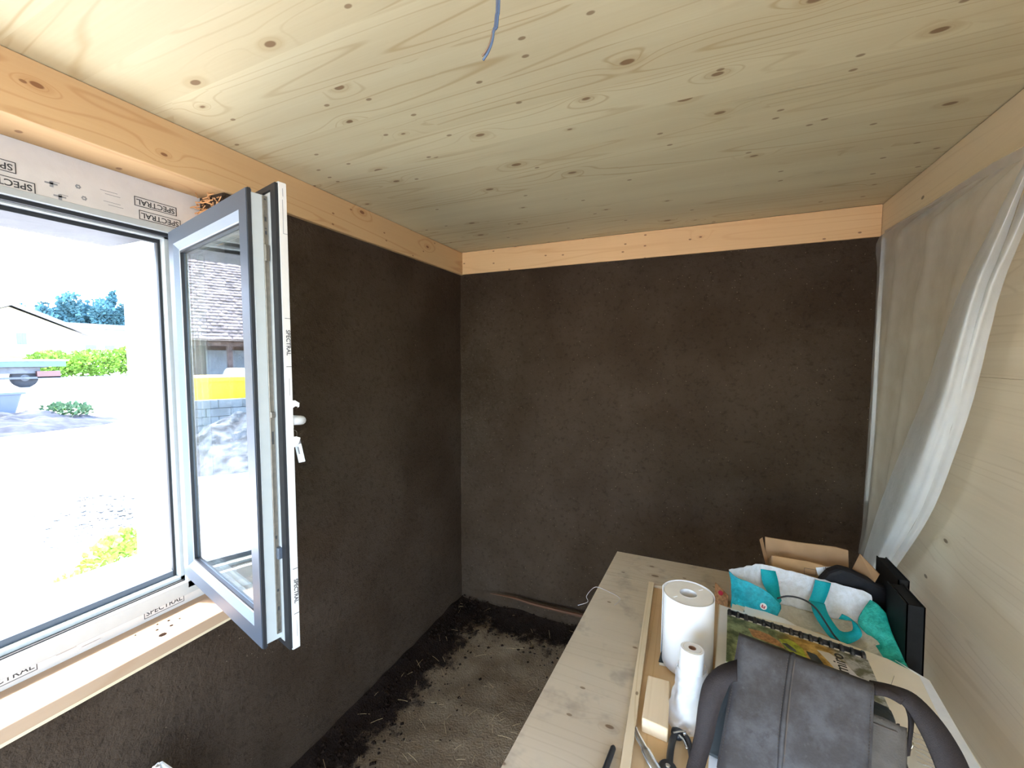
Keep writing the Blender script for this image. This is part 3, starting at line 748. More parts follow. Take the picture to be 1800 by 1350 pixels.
# blue-grey bin near the left window edge
bb = thing('storage_bin', 'blue-grey plastic bin on the pale gravel in front of the trailer', 'bin', (-20.2, 4.9, GZ))
B().hexa([(-20.6, 4.1, GZ), (-19.6, 4.1, GZ), (-19.6, 5.45, GZ), (-20.6, 5.45, GZ), (-20.7, 4.0, .48), (-19.5, 4.0, .48), (-19.5, 5.6, .48), (-20.7, 5.6, .48)]).build('bin_body', 'bluebin', bb, bevel=0.05)
B().box((-20.76, 3.95, .44), (-19.44, 5.66, .52)).build('bin_rim', 'bluebin', bb, bevel=0.02)
# bank of grey soil with weeds, both coloured dark to stand in for shade
sb = mound('soil_bank', (-15.6, 4.2, GZ), 1.3, 2.6, 0.55, 'soil', 0.15, seed=4)
tag(sb, 'low bank of grey soil coloured dark as shade across the pale gravel', 'soil bank')
MAT['shadeweed'] = plain('shaded_weed', (0.055, 0.10, 0.045), 0.7, 0, 0.2, 0.3, 10)  # darker copy of the weed colour, shade painted in
def weed(label, x, y, r, h, n, size, z=GZ, mat='weed'):
    t = thing('weed_clump', label, 'weeds', (x, y, z), 'weeds on the gravel outside')
    b = B(); leaves(b, (x, y, z + h*0.5), r, r, h*0.6, n, size, 0.5); b.build('weed_leaves', mat, t, fix=False)
    b = B()
    for k in range(6): b.tube([(x, y, z-.02), (x + random.uniform(-.6, .6)*r, y + random.uniform(-.6, .6)*r, z + h*.9)], 0.004, 4)
    b.build('weed_stems', 'weed', t)
weed('grey-green weeds coloured dark as shade on the grey soil bank', -15.9, 5.35, 0.5, 0.35, 260, 0.14, GZ+0.15, 'shadeweed')
p = P(205, 1000, z=GZ); weed('yellow-green weed clump nearest the window frame corner', p.x, p.y, 0.22, 0.20, 260, 0.07)
p = P(228, 975, z=GZ); weed('yellow-green weed clump right beside the drain pipe', p.x, p.y, 0.20, 0.20, 240, 0.07)
p = P(133, 1032, z=GZ); weed('small green weed tuft low in the window, left of the clumps', p.x, p.y, 0.10, 0.10, 80, 0.05)
p = P(155, 1020, z=GZ); weed('tiny sparse weed tuft between two larger ones', p.x, p.y, 0.08, 0.08, 45, 0.04)
# drain pipe stub
p = P(282, 938, z=GZ+0.12)
dp = thing('drain_pipe', 'short grey drain pipe sticking out of the pale gravel', 'pipe', (p.x, p.y, GZ))
pd = Vector((0.15, 1, 0.12)).normalized()
B().lathe(p, [(0.050, 0), (0.062, 0), (0.062, 0.07), (0.050, 0.08), (0.046, 0.5), (0.036, 0.5), (0.036, 0.02)], 20, pd, close=True).build('pipe_end', 'pipe', dp, smooth=True)
# loose stones on the ground
b = B()
for px0, px1, py0, py1, n in ((135, 235, 870, 930, 130), (130, 170, 925, 965, 30), (0, 35, 1005, 1045, 40), (40, 110, 985, 1030, 40), (60, 230, 900, 1030, 60)):
    for _ in range(n):
        q = P(random.uniform(px0, px1), random.uniform(py0, py1), z=GZ); r = random.uniform(0.015, 0.045)
        vs = [q + Vector((random.uniform(.6, 1.2)*r*a, random.uniform(.6, 1.2)*r*c, random.uniform(.5, .9)*r*d)) for a, c, d in ((1, 0, .3), (0, 1, .3), (-1, 0, .3), (0, -1, .3), (0, 0, 1), (0, 0, -.6))]
        b.add(vs, [(0, 1, 4), (1, 2, 4), (2, 3, 4), (3, 0, 4), (1, 0, 5), (2, 1, 5), (3, 2, 5), (0, 3, 5)])
o = b.build('loose_stones', 'stone', None, fix=False); tag(o, 'scattered dark stones lying on the pale gravel', 'stones', None, 'stuff')

# --- things the sash glass mirrors: they stand straight out from the window
hp = mound('gravel_heap', (-8.9, -0.45, GZ), 1.5, 1.7, 0.95, 'soil', 0.3, 60, 0.3, 9)
hp.data.materials[0] = plain('heap_of_rubble', (0.13, 0.125, 0.12), 0.9, 0, 0.2, 0.6, 6, 0.9, 14)
tag(hp, 'heap of grey rubble mirrored in the window glass', 'heap')
bw = thing('block_wall', 'low wall of grey concrete blocks mirrored below the yellow container', 'wall', (-12.2, -1.2, GZ))
for r_ in range(4):
    for k in range(8):
        y0 = -3.5 + k*0.5 + (0.25 if r_ % 2 else 0)
        B().box((-12.4 + random.uniform(-.01, .01), y0, GZ + r_*0.2), (-12.1 + random.uniform(-.01, .01), y0+0.485, GZ + r_*0.2 + 0.19)).build('block', 'blockwall', bw)
yc = thing('yellow_container', 'bright yellow open container mirrored in the window glass', 'container', (-13.6, -1.4, GZ))
B().poly([(-14.6, .14, GZ+.1), (-12.9, .14, GZ+.1), (-12.8, .16, 1.02), (-14.7, .16, 1.02)], (0, -3.6, 0)).build('container_body', 'yellow', yc)
B().box((-14.8, -3.6, 1.02), (-12.72, .22, 1.12)).build('container_rim', 'yellow', yc)
for yy in (-0.6, -1.5, -2.4): B().box((-12.86, yy-.05, GZ+.1), (-12.76, yy+.05, 1.02)).build('container_rib', 'yellow', yc)

def car(label, c, mat, ang=0.0, s=1.0):
    t = thing('parked_car', label, 'car', (c[0], c[1], GZ))
    R_ = Matrix.Rotation(ang, 3, 'Z')
    def W(x, y, z): return Vector((c[0], c[1], GZ)) + R_ @ Vector((x*s, y*s, z*s))
    prof = [(-2.1, .35), (-2.15, .75), (-1.5, .92), (-0.75, 1.00), (-.15, 1.42), (.9, 1.45), (1.6, 1.05), (2.05, .95), (2.1, .35)]
    B().poly([W(x, -.85, z) for x, z in prof], R_ @ Vector((0, 1.7*s, 0))).build('car_body', mat, t, bevel=0.08)
    gl = [(-0.62, 1.03), (-.12, 1.36), (.85, 1.39), (1.40, 1.05)]
    B().poly([W(x, -.87, z) for x, z in gl], R_ @ Vector((0, 1.74*s, 0))).build('side_glass', 'carglass', t)
    B().hexa([W(-.78, -.7, 1.0), W(-.78, .7, 1.0), W(-.74, .7, 1.03), W(-.74, -.7, 1.03), W(-.22, -.6, 1.40), W(-.22, .6, 1.40), W(-.16, .6, 1.43), W(-.16, -.6, 1.43)]).build('windscreen', 'carglass', t)
    for x in (-1.35, 1.35):
        for y in (-.8, .8):
            B().lathe(W(x, y, .33), [(.18*s, -.1), (.33*s, -.1), (.33*s, .1), (.18*s, .1)], 18, R_ @ Vector((0, 1, 0))).build('wheel', 'tyre', t)
car('silver car mirrored in the window glass behind the yellow container', (-18.4, -2.1), 'carpaint', 0.35)
car('dark red car mirrored small at the left of the silver one', (-20.8, 0.3), 'carred', 1.2, 0.85)
# barn with a weathered tile roof
bn = thing('tiled_barn', 'old barn with a huge weathered tile roof mirrored in the window glass', 'barn', (-30, -4, GZ))
BY0, BY1 = -14.0, 3.6
B().box((-35.0, BY0, GZ-.2), (-27.0, BY1, 2.5)).build('barn_wall', 'barnwood', bn)
for yy in (-9, -5.5, -2.2, 1.0): B().box((-27.02, yy-1.1, GZ), (-26.9, yy+1.1, 2.0)).build('barn_door', 'roofgrey', bn)
for yy in (-13, -9.2, -5.6, -2.0, 1.6): B().box((-25.9, yy-.12, GZ), (-25.65, yy+.12, 2.4)).build('barn_post', 'barnwood', bn)
B().box((-26.0, BY0, 2.2), (-25.6, BY1, 2.42)).build('eave_beam', 'barnwood', bn)
EV, RG = Vector((-25.2, 0, 2.45)), Vector((-31.6, 0, 8.6))
sl = (RG - EV); L_ = sl.length; su = sl / L_; nn = Vector((su.z, 0, -su.x)); 
b = B().hexa([EV + Vector((0, BY0, 0)), EV + Vector((0, BY1, 0)), RG + Vector((0, BY1, 0)), RG + Vector((0, BY0, 0))] + [q + nn*0.08 for q in (EV + Vector((0, BY0, 0)), EV + Vector((0, BY1, 0)), RG + Vector((0, BY1, 0)), RG + Vector((0, BY0, 0)))])
b.build('roof_deck', 'tile', bn)
EV2 = Vector((-38.0, 0, 2.45)); B().hexa([EV2 + Vector((0, BY0, 0)), EV2 + Vector((0, BY1, 0)), RG + Vector((0, BY1, 0)), RG + Vector((0, BY0, 0))] + [q + Vector((0, 0, .1)) for q in (EV2 + Vector((0, BY0, 0)), EV2 + Vector((0, BY1, 0)), RG + Vector((0, BY1, 0)), RG + Vector((0, BY0, 0)))]).build('roof_slope', 'tile', bn)
b = B(); nr = 34
for i in range(nr):
    for k in range(52):
        y0 = -11.6 + k*0.28 + (0.14 if i % 2 else 0) + random.uniform(-.02, .02); q = EV + su*(i*L_/nr) + nn*(0.085 + random.uniform(0, .03))
        e = su*(L_/nr*1.25); w = Vector((0, .25, 0)); lift = nn*0.07
        a = q + Vector((0, y0, 0))
        b.hexa([a, a+w, a+w+e - lift*.8, a+e - lift*.8, a+lift*.5, a+w+lift*.5, a+w+e-lift*.4, a+e-lift*.4])
rt = b.build('roof_tiles', 'tile', bn, fix=False); rt['kind'] = 'stuff'

# ================================================================== PLASTIC FILM on the panelled wall
fs = thing('plastic_sheet', 'translucent plastic sheet hung over the far end of the pale panelled wall', 'plastic sheet', (0.70, 2.0, 0.72))
diag = [(1830, 262), (1800, 330), (1768, 420), (1735, 505), (1712, 600), (1688, 700), (1656, 800), (1622, 890), (1592, 945), (1548, 1012)]
left = [(1690, 330), (1552, 416), (1549, 470), (1545, 540), (1541, 610), (1537, 690), (1531, 780), (1525, 860), (1516, 920), (1508, 972)]
rows = []
for i, ((lx, ly), (rx, ry)) in enumerate(zip(left, diag)):
    A = P(lx, ly, x=0.722) if i == 0 else P(lx, ly, y=YB-0.02); A.x = min(A.x, 0.716)
    Bq = P(rx, ry, x=0.655)
    r = []
    for j in range(31):
        t = j / 30; q = A.lerp(Bq, t)
        q.x = A.x + (Bq.x - A.x) * t**1.6 - 0.012*(1 - abs(math.sin(t*PI*3.5 + i*0.22)))**2*math.sqrt(t*(1-t))*2
        r.append(q)
    rows.append(r)
g = patch(rows, 3, 0.002, 14.0)
B().grid(g).build('sheet', 'film', fs, smooth=True, fix=False)
# pleated, doubled fold along the hanging edge
rows = []
for i, (rx, ry) in enumerate(diag):
    w = [14, 22, 34, 44, 56, 64, 72, 74, 62, 40][i]
    r = []
    for j in range(9):
        t = j / 8
        dx = 0.655 - 0.035*math.sin(t*PI) - 0.003*math.sin(t*PI*4 + i*0.3)
        r.append(P(rx - w*(1-t), ry - w*(1-t)*0.12, x=dx))
    rows.append(r)
B().grid(patch(rows, 3, 0.0012, 22.0, 3.0)).build('fold', 'filmfold', fs, smooth=True, fix=False)['label'] = 'doubled white fold along the hanging edge'
rows = [[q + Vector((0.028, 0.004, 0)) for q in r] for r in patch(rows, 3, 0.0012, 20.0, 8.0)]
B().grid(rows).build('fold_back', 'filmfold', fs, smooth=True, fix=False)
# strips of tape holding its top edge, and a white vertical edge in the corner
def wall_strip(px, w, mat, name='tape_strip'):
    a = [P(x, y, x=0.716) for x, y in px]
    b = B().grid([[q + Vector((0, 0, w/2)) for q in a], [q - Vector((0, 0, w/2)) for q in a]]); return b.build(name, mat, fs, solid=0.0008)
wall_strip([(1555, 412), (1600, 386), (1640, 362), (1690, 330), (1745, 296), (1800, 268)], 0.030, 'film')
wall_strip([(1618, 379), (1640, 366), (1665, 352)], 0.022, 'filmfold')
ed = catmull([P(x, y, y=YB-0.022) for x, y in ((1553, 418), (1549, 480), (1544, 560), (1539, 660), (1532, 780), (1522, 880))], 4)
B().grid([[q + Vector((-0.006, 0, 0)), q + Vector((0.007, -0.004, 0))] for q in ed]).build('edge_tape', 'filmfold', fs, solid=0.0008)

# ================================================================== CEILING CABLE
cb = thing('hanging_cable', 'blue-grey electric cable hanging loose from the spruce ceiling', 'cable', P(876, -40, y=0.60))
def cab(pts, r, mat, name, lab=None):
    o = B().tube(catmull(pts, 5), r, 8).build(name, mat, cb, smooth=True)
    if lab: o['label'] = lab
MAT['cablegrey'] = plain('grey_blue_insulation', (0.08, 0.10, 0.15), 0.45, 0, 0.4, 0.05)
MAT['cablebrown'] = plain('brown_insulation', (0.20, 0.13, 0.08), 0.45, 0, 0.4, 0.05)
MAT['cableblue'] = plain('blue_insulation', (0.07, 0.11, 0.18), 0.45, 0, 0.4, 0.05)
top = P(874, -30, y=0.62); top.z = H + 0.01
mid = [P(874, 4, y=0.585), P(872, 28, y=0.58), P(870, 48, y=0.575)]
mid2 = [P(868, 52, y=0.575), P(862, 72, y=0.57)]
cab([top + Vector((0, 0, 0))] + mid + [P(866, 60, y=0.575)], 0.0021, 'cablegrey', 'sheath')
cab([top + Vector((0.004, 0, 0))] + [q + Vector((0.0028, 0.001, 0)) for q in mid] + [P(869, 52, y=0.575)], 0.0016, 'cableblue', 'conductor')
cab([P(866, 54, y=0.575), P(862, 72, y=0.572), P(855, 88, y=0.57), P(847, 99, y=0.57)], 0.0014, 'cablebrown', 'conductor')
cab([P(868, 50, y=0.575), P(866, 70, y=0.572), P(859, 90, y=0.57), P(849, 106, y=0.57)], 0.0017, 'cableblue', 'conductor')
cab([P(867, 56, y=0.576), P(864, 72, y=0.573), P(858, 87, y=0.572), P(852, 97, y=0.572)], 0.0015, 'cablegrey', 'conductor')

# ================================================================== TABLE
def T(px, py, z=TZ): return P(px, py, z=z)
tl0, tl1 = T(880, 1350), T(1085, 969)
e = (tl1 - tl0).normalized()
near = tl0 - e * ((tl0.y - 0.18) / e.y); far = tl1
rightx = 0.500
tb = thing('work_table', 'makeshift plywood work table along the panelled wall', 'table', (0.2, 0.9, 0))
def slab(name, a, b_, c, d, z0, z1, mat, parent, bevel=0.001):
    pts = [Vector((q.x, q.y, 0)) for q in (a, b_, c, d)]
    return B().hexa([q + Vector((0, 0, z0)) for q in pts] + [q + Vector((0, 0, z1)) for q in pts]).build(name, mat, parent, bevel=bevel)
fr = Vector((rightx + .022, far.y + 0.012, 0)); nr_ = Vector((rightx - .045, near.y, 0))
slab('tabletop', near + Vector((.002, 0, 0)), nr_, fr, far + Vector((.002, -.002, 0)), TZ-0.030, TZ-0.010, 'plyfresh', tb)
s1, s0 = T(1141, 1026), T(1092, 1345)
es = (s1 - s0).normalized(); sn_ = s0 - es*((s0.y - near.y)/es.y)
# greyed cover sheet on the left and across the far end, stopping at the lath
slab('cover_sheet', near, sn_, s1, s1 + Vector((-.30, .0, 0)) if False else Vector((far.x + (near.x-far.x)*(far.y-s1.y)/(far.y-near.y), s1.y, 0)), TZ-0.0098, TZ, 'ply', tb)
slab('cover_sheet', Vector((far.x + (near.x-far.x)*(far.y-s1.y)/(far.y-near.y), s1.y+.0005, 0)), Vector((rightx + .014, s1.y+.0005, 0)), fr, far, TZ-0.0098, TZ, 'ply', tb)
for x, y in ((near.x+.06, near.y+.06), (rightx-.12, near.y+.06), (rightx-.07, far.y-.08), (far.x+.10, far.y-.08)):
    B().box((x-.03, y-.03, 0.0), (x+.03, y+.03, TZ-.10)).build('leg', 'lath', tb, bevel=.002)
B().box((near.x+.10, near.y+.035, TZ-.10), (rightx-.09, near.y+.08, TZ-.03)).build('cross_rail', 'lath', tb); B().box((far.x+.06, far.y-.105, TZ-.10), (rightx-.03, far.y-.06, TZ-.03)).build('cross_rail', 'lath', tb)
lt = slab('lath_strip', sn_ - Vector((.001, 0, 0)), sn_ + Vector((.017, 0, 0)), s1 + Vector((.016, .0, 0)), s1 - Vector((.001, 0, 0)), TZ+0.0003, TZ+0.008, 'lath', None, 0.001)
tag(lt, 'thin pine lath lying along the table between grey and fresh plywood', 'lath')
# black marker pen
p0, p1 = T(1079, 1312, TZ+.0065), T(1062, 1358, TZ+.0065)
MAT['black'] = plain('black_plastic', (0.018, 0.018, 0.020), 0.4, 0, 0.5, 0.1)
mk = thing('marker_pen', 'black marker pen on the grey plywood at the bottom of the picture', 'pen', (p0 + p1)/2)
dd = (p1 - p0).normalized()
B().tube([p0, p0 + dd*.004, p0 + dd*.075, p0 + dd*.076, p0 + dd*.13, p0 + dd*.131], [.003, .0052, .0058, .0064, .0064, .005], 14).build('pen_barrel', 'black', mk, smooth=False)
B().obox(p0 + dd*.10 + Vector((0, 0, .007)), dd*.018, dd.cross(Vector((0, 0, 1)))*.0016, Vector((0, 0, .0012))).build('pen_clip', 'black', mk)

# wood offcut
zb = TZ - 0.010
c4 = [T(1139, 1186, zb+.030), T(1178, 1197, zb+.030), T(1174, 1282, zb+.030), T(1128, 1262, zb+.030)]
hb_ = B().hexa([Vector((q.x, q.y, zb+.0002)) for q in c4] + c4)
o = hb_.build('wood_offcut', 'block', None, bevel=0.0025); tag(o, 'pale planed pine offcut beside the plastic-wrapped roll', 'wood block')
# dark card under the big roll
MAT['darkcard'] = plain('dark_print_card', (0.05, 0.06, 0.065), 0.4, 0, 0.5, 0.4, 60)
MAT['paper'] = plain('white_paper', (0.80, 0.80, 0.79), 0.7, 0, 0.3, 0.03, 15)
MAT['papercream'] = plain('cream_paper', (0.72, 0.66, 0.54), 0.7, 0, 0.3, 0.04, 15)
q = T(1158, 1158, zb+.004)
nb = thing('notebook', 'dark notebook corner sticking out below the big white roll', 'notebook', (q.x, q.y, zb))
slab('notebook_pages', Vector((q.x+.002, q.y-.018, 0)), Vector((q.x+.12, q.y-.005, 0)), Vector((q.x+.10, q.y+.14, 0)), Vector((q.x+.012, q.y+.12, 0)), zb+.0002, zb+.0035, 'paper', nb)
slab('notebook_cover', Vector((q.x, q.y-.012, 0)), Vector((q.x+.12, q.y-.002, 0)), Vector((q.x+.10, q.y+.143, 0)), Vector((q.x+.010, q.y+.123, 0)), zb+.0036, zb+.0048, 'darkcard', nb)

# big white paper roll
MAT['roll'] = plain('white_roll_paper', (0.82, 0.82, 0.81), 0.65, 0, 0.3, 0.02, 10)
MAT['rollside'] = plain('roll_cut_face', (0.76, 0.72, 0.64), 0.8, 0, 0.2, 0.03, 30)
MAT['tube'] = plain('white_core', (0.66, 0.64, 0.61), 0.6, 0, 0.3, 0.04, 30)
RZ0 = zb + .005; RH = 0.178; ct = T(1210, 1043, RZ0 + RH)
rl = thing('paper_roll', 'large upright white paper roll standing on the table', 'paper roll', (ct.x, ct.y, RZ0))
R1, R0 = 0.0585, 0.0205
B().lathe((ct.x, ct.y, RZ0), [(R0, 0), (R1-.004, 0), (R1-.003, .002), (R1-.003, RH-.002), (R1-.004, RH), (R0, RH)], 56, close=True).build('wound_paper', 'rollside', rl, smooth=False)
rows = []
for k in range(61):                              # outermost loose turn, ending in a free edge
    w = math.radians(150) + 2*PI*k/60*1.06; r = R1 - .002 + .0045*(k/60)
    rows.append([(ct.x + r*math.cos(w), ct.y + r*math.sin(w), RZ0 + .001), (ct.x + r*math.cos(w), ct.y + r*math.sin(w), RZ0 + RH + .001)])
B().grid(rows).build('loose_turn', 'roll', rl, smooth=True, solid=.0006)
B().lathe((ct.x, ct.y, RZ0), [(R0-.0015, .0), (R0, .0), (R0, RH+.0005), (R0-.0015, RH+.0005)], 32, close=True).build('core_tube', 'tube', rl, smooth=False)
for w in (0.8, 3.9):
    d_ = Vector((math.cos(w), math.sin(w), 0)); B().obox(Vector((ct.x, ct.y, RZ0+RH+.0003)) + d_*.040, d_*.006, d_.cross(Vector((0, 0, 1)))*.0015, Vector((0, 0, .0005))).build('glue_mark', 'paper', rl)

# small roll in a torn plastic bag
sz = zb; sh = 0.150; sc = T(1217, 1138, sz + sh); 
sm = thing('wrapped_roll', 'small white roll half pulled out of a crumpled plastic bag', 'paper roll', (sc.x, sc.y, sz))
r1 = 0.0235
lean = Vector((-.004, -.012, 0))
def sv(h): return Vector((sc.x, sc.y, 0)) + lean*(1 - h/sh) + Vector((0, 0, sz + h))
ax = (sv(sh) - sv(0)).normalized()
B().lathe(sv(0.004), [(.007, 0), (r1, 0), (r1, sh-.006), (r1-.001, sh-.005), (.007, sh-.005)], 36, ax, close=True).build('small_roll', 'roll', sm, smooth=False)
B().lathe(sv(0.004), [(r1*.72, sh-.0049), (r1*.78, sh-.0045), (r1*.78, sh-.0052)], 36, ax, close=True).build('wound_step', 'rollside', sm)
MAT['kraft'] = plain('brown_core', (0.22, 0.10, 0.05), 0.8)
B().lathe(sv(0.004), [(.0055, .01), (.0075, .01), (.0075, sh-.0045), (.0055, sh-.0045)], 20, ax, close=True).build('core_tube', 'kraft', sm)
rows = []
for i in range(19):
    h = i/18; r = []
    rad = (0.035 - .008*h) * (1 + .10*math.sin(h*9)) if h < .8 else 0.030
    cc = sv(sh*0.74*h) + Vector((-.006*(1-h), -.014*(1-h), 0))
    for k in range(37):
        w = 2*PI*k/36; n_ = noise.noise(Vector((math.cos(w)*1.6, math.sin(w)*1.6, h*5)))
        n2_ = noise.noise(Vector((math.cos(w)*4, math.sin(w)*4, h*14)))
        rr = rad*(1 + .20*n_ + .16*(abs(n2_) - .25))
        r.append((cc.x + rr*math.cos(w), cc.y + rr*math.sin(w), max(sz+.001, cc.z + .012*n_)))
    rows.append(r)
B().grid(rows).build('plastic_bag', 'wrap', sm, smooth=True, fix=False)

# hand tool: black loop handle and bright lever
MAT['chrome'] = plain('bright_steel', (0.62, 0.62, 0.60), 0.25, 0.9, 0.5, 0.05)
tz = zb + .010
hj = T(1176, 1352, tz+.004)
tl = thing('hand_tool', 'black hand tool with a loop grip and a bright steel lever', 'hand tool', (hj.x, hj.y, zb))
lv = catmull([T(1116, 1277, tz+.006), T(1121, 1293, tz+.006), T(1133, 1315, tz+.006), T(1146, 1340, tz+.006), T(1160, 1362, tz+.005)], 5)
B().tube(lv, [.0035 + .0035*min(1, i/6) + (.003 if i > 10 else 0) for i in range(len(lv))], 10, 0.45).build('lever', 'chrome', tl, smooth=True)
g1 = catmull([T(1176, 1350, tz), T(1178, 1325, tz), T(1182, 1302, tz), T(1187, 1290, tz)], 4); B().tube(g1, .0062, 10, 0.8).build('grip_bar', 'black', tl, smooth=True)
g2 = catmull([T(1186, 1290, tz), T(1194, 1286, tz), T(1203, 1292, tz), T(1211, 1306, tz), T(1216, 1330, tz), T(1216, 1355, tz)], 4); B().tube(g2, .0058, 10, 0.8).build('grip_loop', 'black', tl, smooth=True)
g3 = catmull([T(1193, 1292, tz+.003), T(1201, 1300, tz+.003), T(1208, 1316, tz+.003)], 4); B().tube(g3, .0025, 8, 0.6).build('spring_wire', 'chrome', tl, smooth=True)
q = T(1191, 1283, tz+.004); B().lathe(q + Vector((0, 0, -.012)), [(.012, 0), (.0125, .004), (.0115, .009), (.006, .012)], 22).build('end_knob', 'black', tl, smooth=True)
B().tube([T(1184, 1288, tz+.009), T(1194, 1286, tz+.0095), T(1206, 1285, tz+.008)], .0016, 8).build('wire_clip', 'chrome', tl)
q = T(1174, 1347, tz+.006); B().lathe(q + Vector((0, 0, -.014)), [(.017, 0), (.017, .010), (.014, .014)], 24).build('pivot_plate', 'black', tl, smooth=False)
B().lathe(q + Vector((0, 0, .000)), [(.0045, 0), (.0045, .002), (.003, .003)], 14).build('rivet', 'chrome', tl)
B().lathe(T(1203, 1291, tz+.005), [(.003, 0), (.003, .002), (.002, .003)], 12).build('rivet', 'chrome', tl)

# ================================================================== PAPERS, BOOKLET, BAGS ON THE TABLE
def Zn(z): return 0.275 + 0.83333*z
ZP = 0.936
def quadpx(pts, z): return [T(x, y, z) for x, y in pts]
# stack of large paper sheets
ps = thing('paper_stack', 'stack of large cream and white drawings under the grey shoulder bag', 'papers', T(1400, 1200, zb))
def sheet(name, px, z0, z1, mat, lab=None):
    a = quadpx(px, z1)
    o = B().poly([Vector((q.x, q.y, z0)) for q in a], (0, 0, z1-z0)).build(name, mat, ps)
    if lab: o['label'] = lab
    return o
sheet('lower_sheets', [(1264, 1062), (1602, 1180), (1630, 1196), (1735, 1365), (1700, 1420), (1262, 1420), (1255, 1190)], zb+.0003, ZP-.012, 'papercream')
sheet('folder', [(1266, 1064), (1330, 1082), (1335, 1420), (1240, 1420), (1257, 1180)], ZP-.0119, ZP-.002, 'paper', 'white plastic folder at the left edge of the stack')
sheet('top_sheet', [(1294, 1062), (1330, 1074), (1560, 1158), (1616, 1186), (1712, 1350), (1740, 1420), (1335, 1420), (1332, 1090)], ZP-.0018, ZP, 'papercream')
sheet('paper_slip', [(1289, 1053), (1310, 1060), (1305, 1080), (1285, 1074)], ZP-.0119, ZP-.004, 'papercream')
sheet('paper_slip', [(1310, 1062), (1380, 1088), (1400, 1100), (1308, 1080)], ZP-.0019, ZP+.0008, 'paper')
sheet('clear_sleeve', [(1573, 1160), (1634, 1196), (1735, 1370), (1705, 1370), (1616, 1188)], ZP+.0002, ZP+.0008, 'tagclear')
MAT['pencil'] = plain('pencil_line', (0.30, 0.27, 0.23), 0.7)
b = B()
for k in range(7):
    y0 = 1284 + k*9; x0 = 1600 + k*2
    pts = [T(x0 + i*9, y0 + i*4.2 + random.uniform(-1.5, 1.5), ZP+.0006) for i in range(8 - (k % 3))]
    b.tube(pts, .0006, 4)
pts = [T(x, y, ZP+.0006) for x, y in ((1572, 1188), (1566, 1205), (1585, 1214), (1600, 1222))]; b.tube(pts, .0005, 4)
b.build('drawing_lines', 'pencil', ps)['kind'] = 'stuff'

# comb-bound booklet
def cover_mat():
    k = NT('printed_garden_cover'); o = k.obj()
    n = k.noise(o, 38, 5, 0.65); n2 = k.noise(o, 14, 3, 0.6); x, y, z = k.sep(o)
    green = k.mix(k.sm(n, 0.35, 0.68), (0.07, 0.10, 0.045), (0.34, 0.40, 0.22))
    gold = k.mix(k.sm(n, 0.35, 0.68), (0.26, 0.15, 0.03), (0.70, 0.48, 0.16))
    grey = k.mix(k.sm(n, 0.4, 0.62), (0.10, 0.10, 0.05), (0.42, 0.42, 0.40))
    t = k.m('ADD', x, k.m('MULTIPLY', k.m('SUBTRACT', n2, 0.5), 0.06))
    c = k.mix(k.sm(t, 0.205, 0.245), green, gold)
    c = k.mix(k.sm(t, 0.305, 0.345), c, grey)
    return k.fin(c, 0.35, 0, 0.5)
MAT['cover'] = cover_mat()
MAT['kneeling'] = plain('print_tan_basket', (0.42, 0.22, 0.10), 0.4, 0, 0.4, 0.3, 150)
MAT['limeprint'] = plain('print_lime_leaves', (0.34, 0.40, 0.05), 0.4, 0, 0.4, 0.35, 90)
MAT['whiteprint'] = plain('print_pale_glow', (0.66, 0.64, 0.62), 0.4, 0, 0.4, 0.08, 30)
ZK = ZP + .0012
kA, kB = T(1278, 1076, ZK+.006), T(1522, 1154, ZK+.006)
ku = (kB - kA); kL = ku.length; ku.normalize(); kvv = Vector((-0.075, -0.997, 0))       # towards the camera
bk = thing('comb_bound_booklet', 'comb-bound booklet with a printed garden photo cover behind the grey bag', 'booklet', (kA + kB)/2)
def K(u, v, z=0): return kA + ku*u + kvv*v + Vector((0, 0, z - kA.z + ZK))
def ksheet(name, u0, u1, v0, v1, z0, z1, mat): return B().hexa([K(u0, v0, z0), K(u1, v0, z0), K(u1, v1, z0), K(u0, v1, z0), K(u0, v0, z1), K(u1, v0, z1), K(u1, v1, z1), K(u0, v1, z1)]).build(name, mat, bk)
ksheet('pages', 0, kL, .004, .210, 0, .005, 'paper')
ksheet('front_cover', .001, kL+.001, .012, .212, .0051, .0057, 'cover')
ksheet('white_margin', .0, kL, .003, .0125, .0051, .0056, 'paper')
def kpoly(name, uv, mat, h=.0062): B().poly([K(u, v, .0057) for u, v in uv], (0, 0, h-.0057)).build(name, mat, bk)
kpoly('print', [(.050, .045), (.075, .040), (.098, .043), (.118, .058), (.128, .080), (.060, .075)], 'kneeling')
kpoly('print', [(.118, .048), (.138, .035), (.152, .040), (.166, .055), (.172, .100), (.140, .090), (.126, .070)], 'limeprint')
kpoly('print', [(.124, .060), (.134, .056), (.150, .070), (.152, .082), (.136, .076)], 'darkcard', .0064)
kpoly('print', [(.196, .040), (.220, .036), (.248, .060), (.262, .090), (.300, .110), (.300, .13), (.235, .13), (.215, .075)], 'whiteprint')
kpoly('print', [(.172, .060), (.192, .062), (.206, .100), (.180, .100)], 'darkcard')
text('lettering', 'miro', .036, 'ink', bk, K(.236, .062, .0066), -kvv, -ku, bold=.0004)
for k in range(15):                                # plastic comb: one finger after the other
    u = .006 + k*(kL-.012)/14
    b = B(); b.tube([K(u, .0115, .0060), K(u, .0085, .0105), K(u, .003, .0135), K(u, -.003, .0115), K(u, -.006, .006), K(u, -.004, .001)], .0050, 6, 1.0)
    b.build('comb_finger', 'black', bk)
B().tube([K(.002, -.002, .0065), K(kL-.002, -.002, .0065)], .0076, 10).build('comb_spine', 'black', bk, smooth=True)

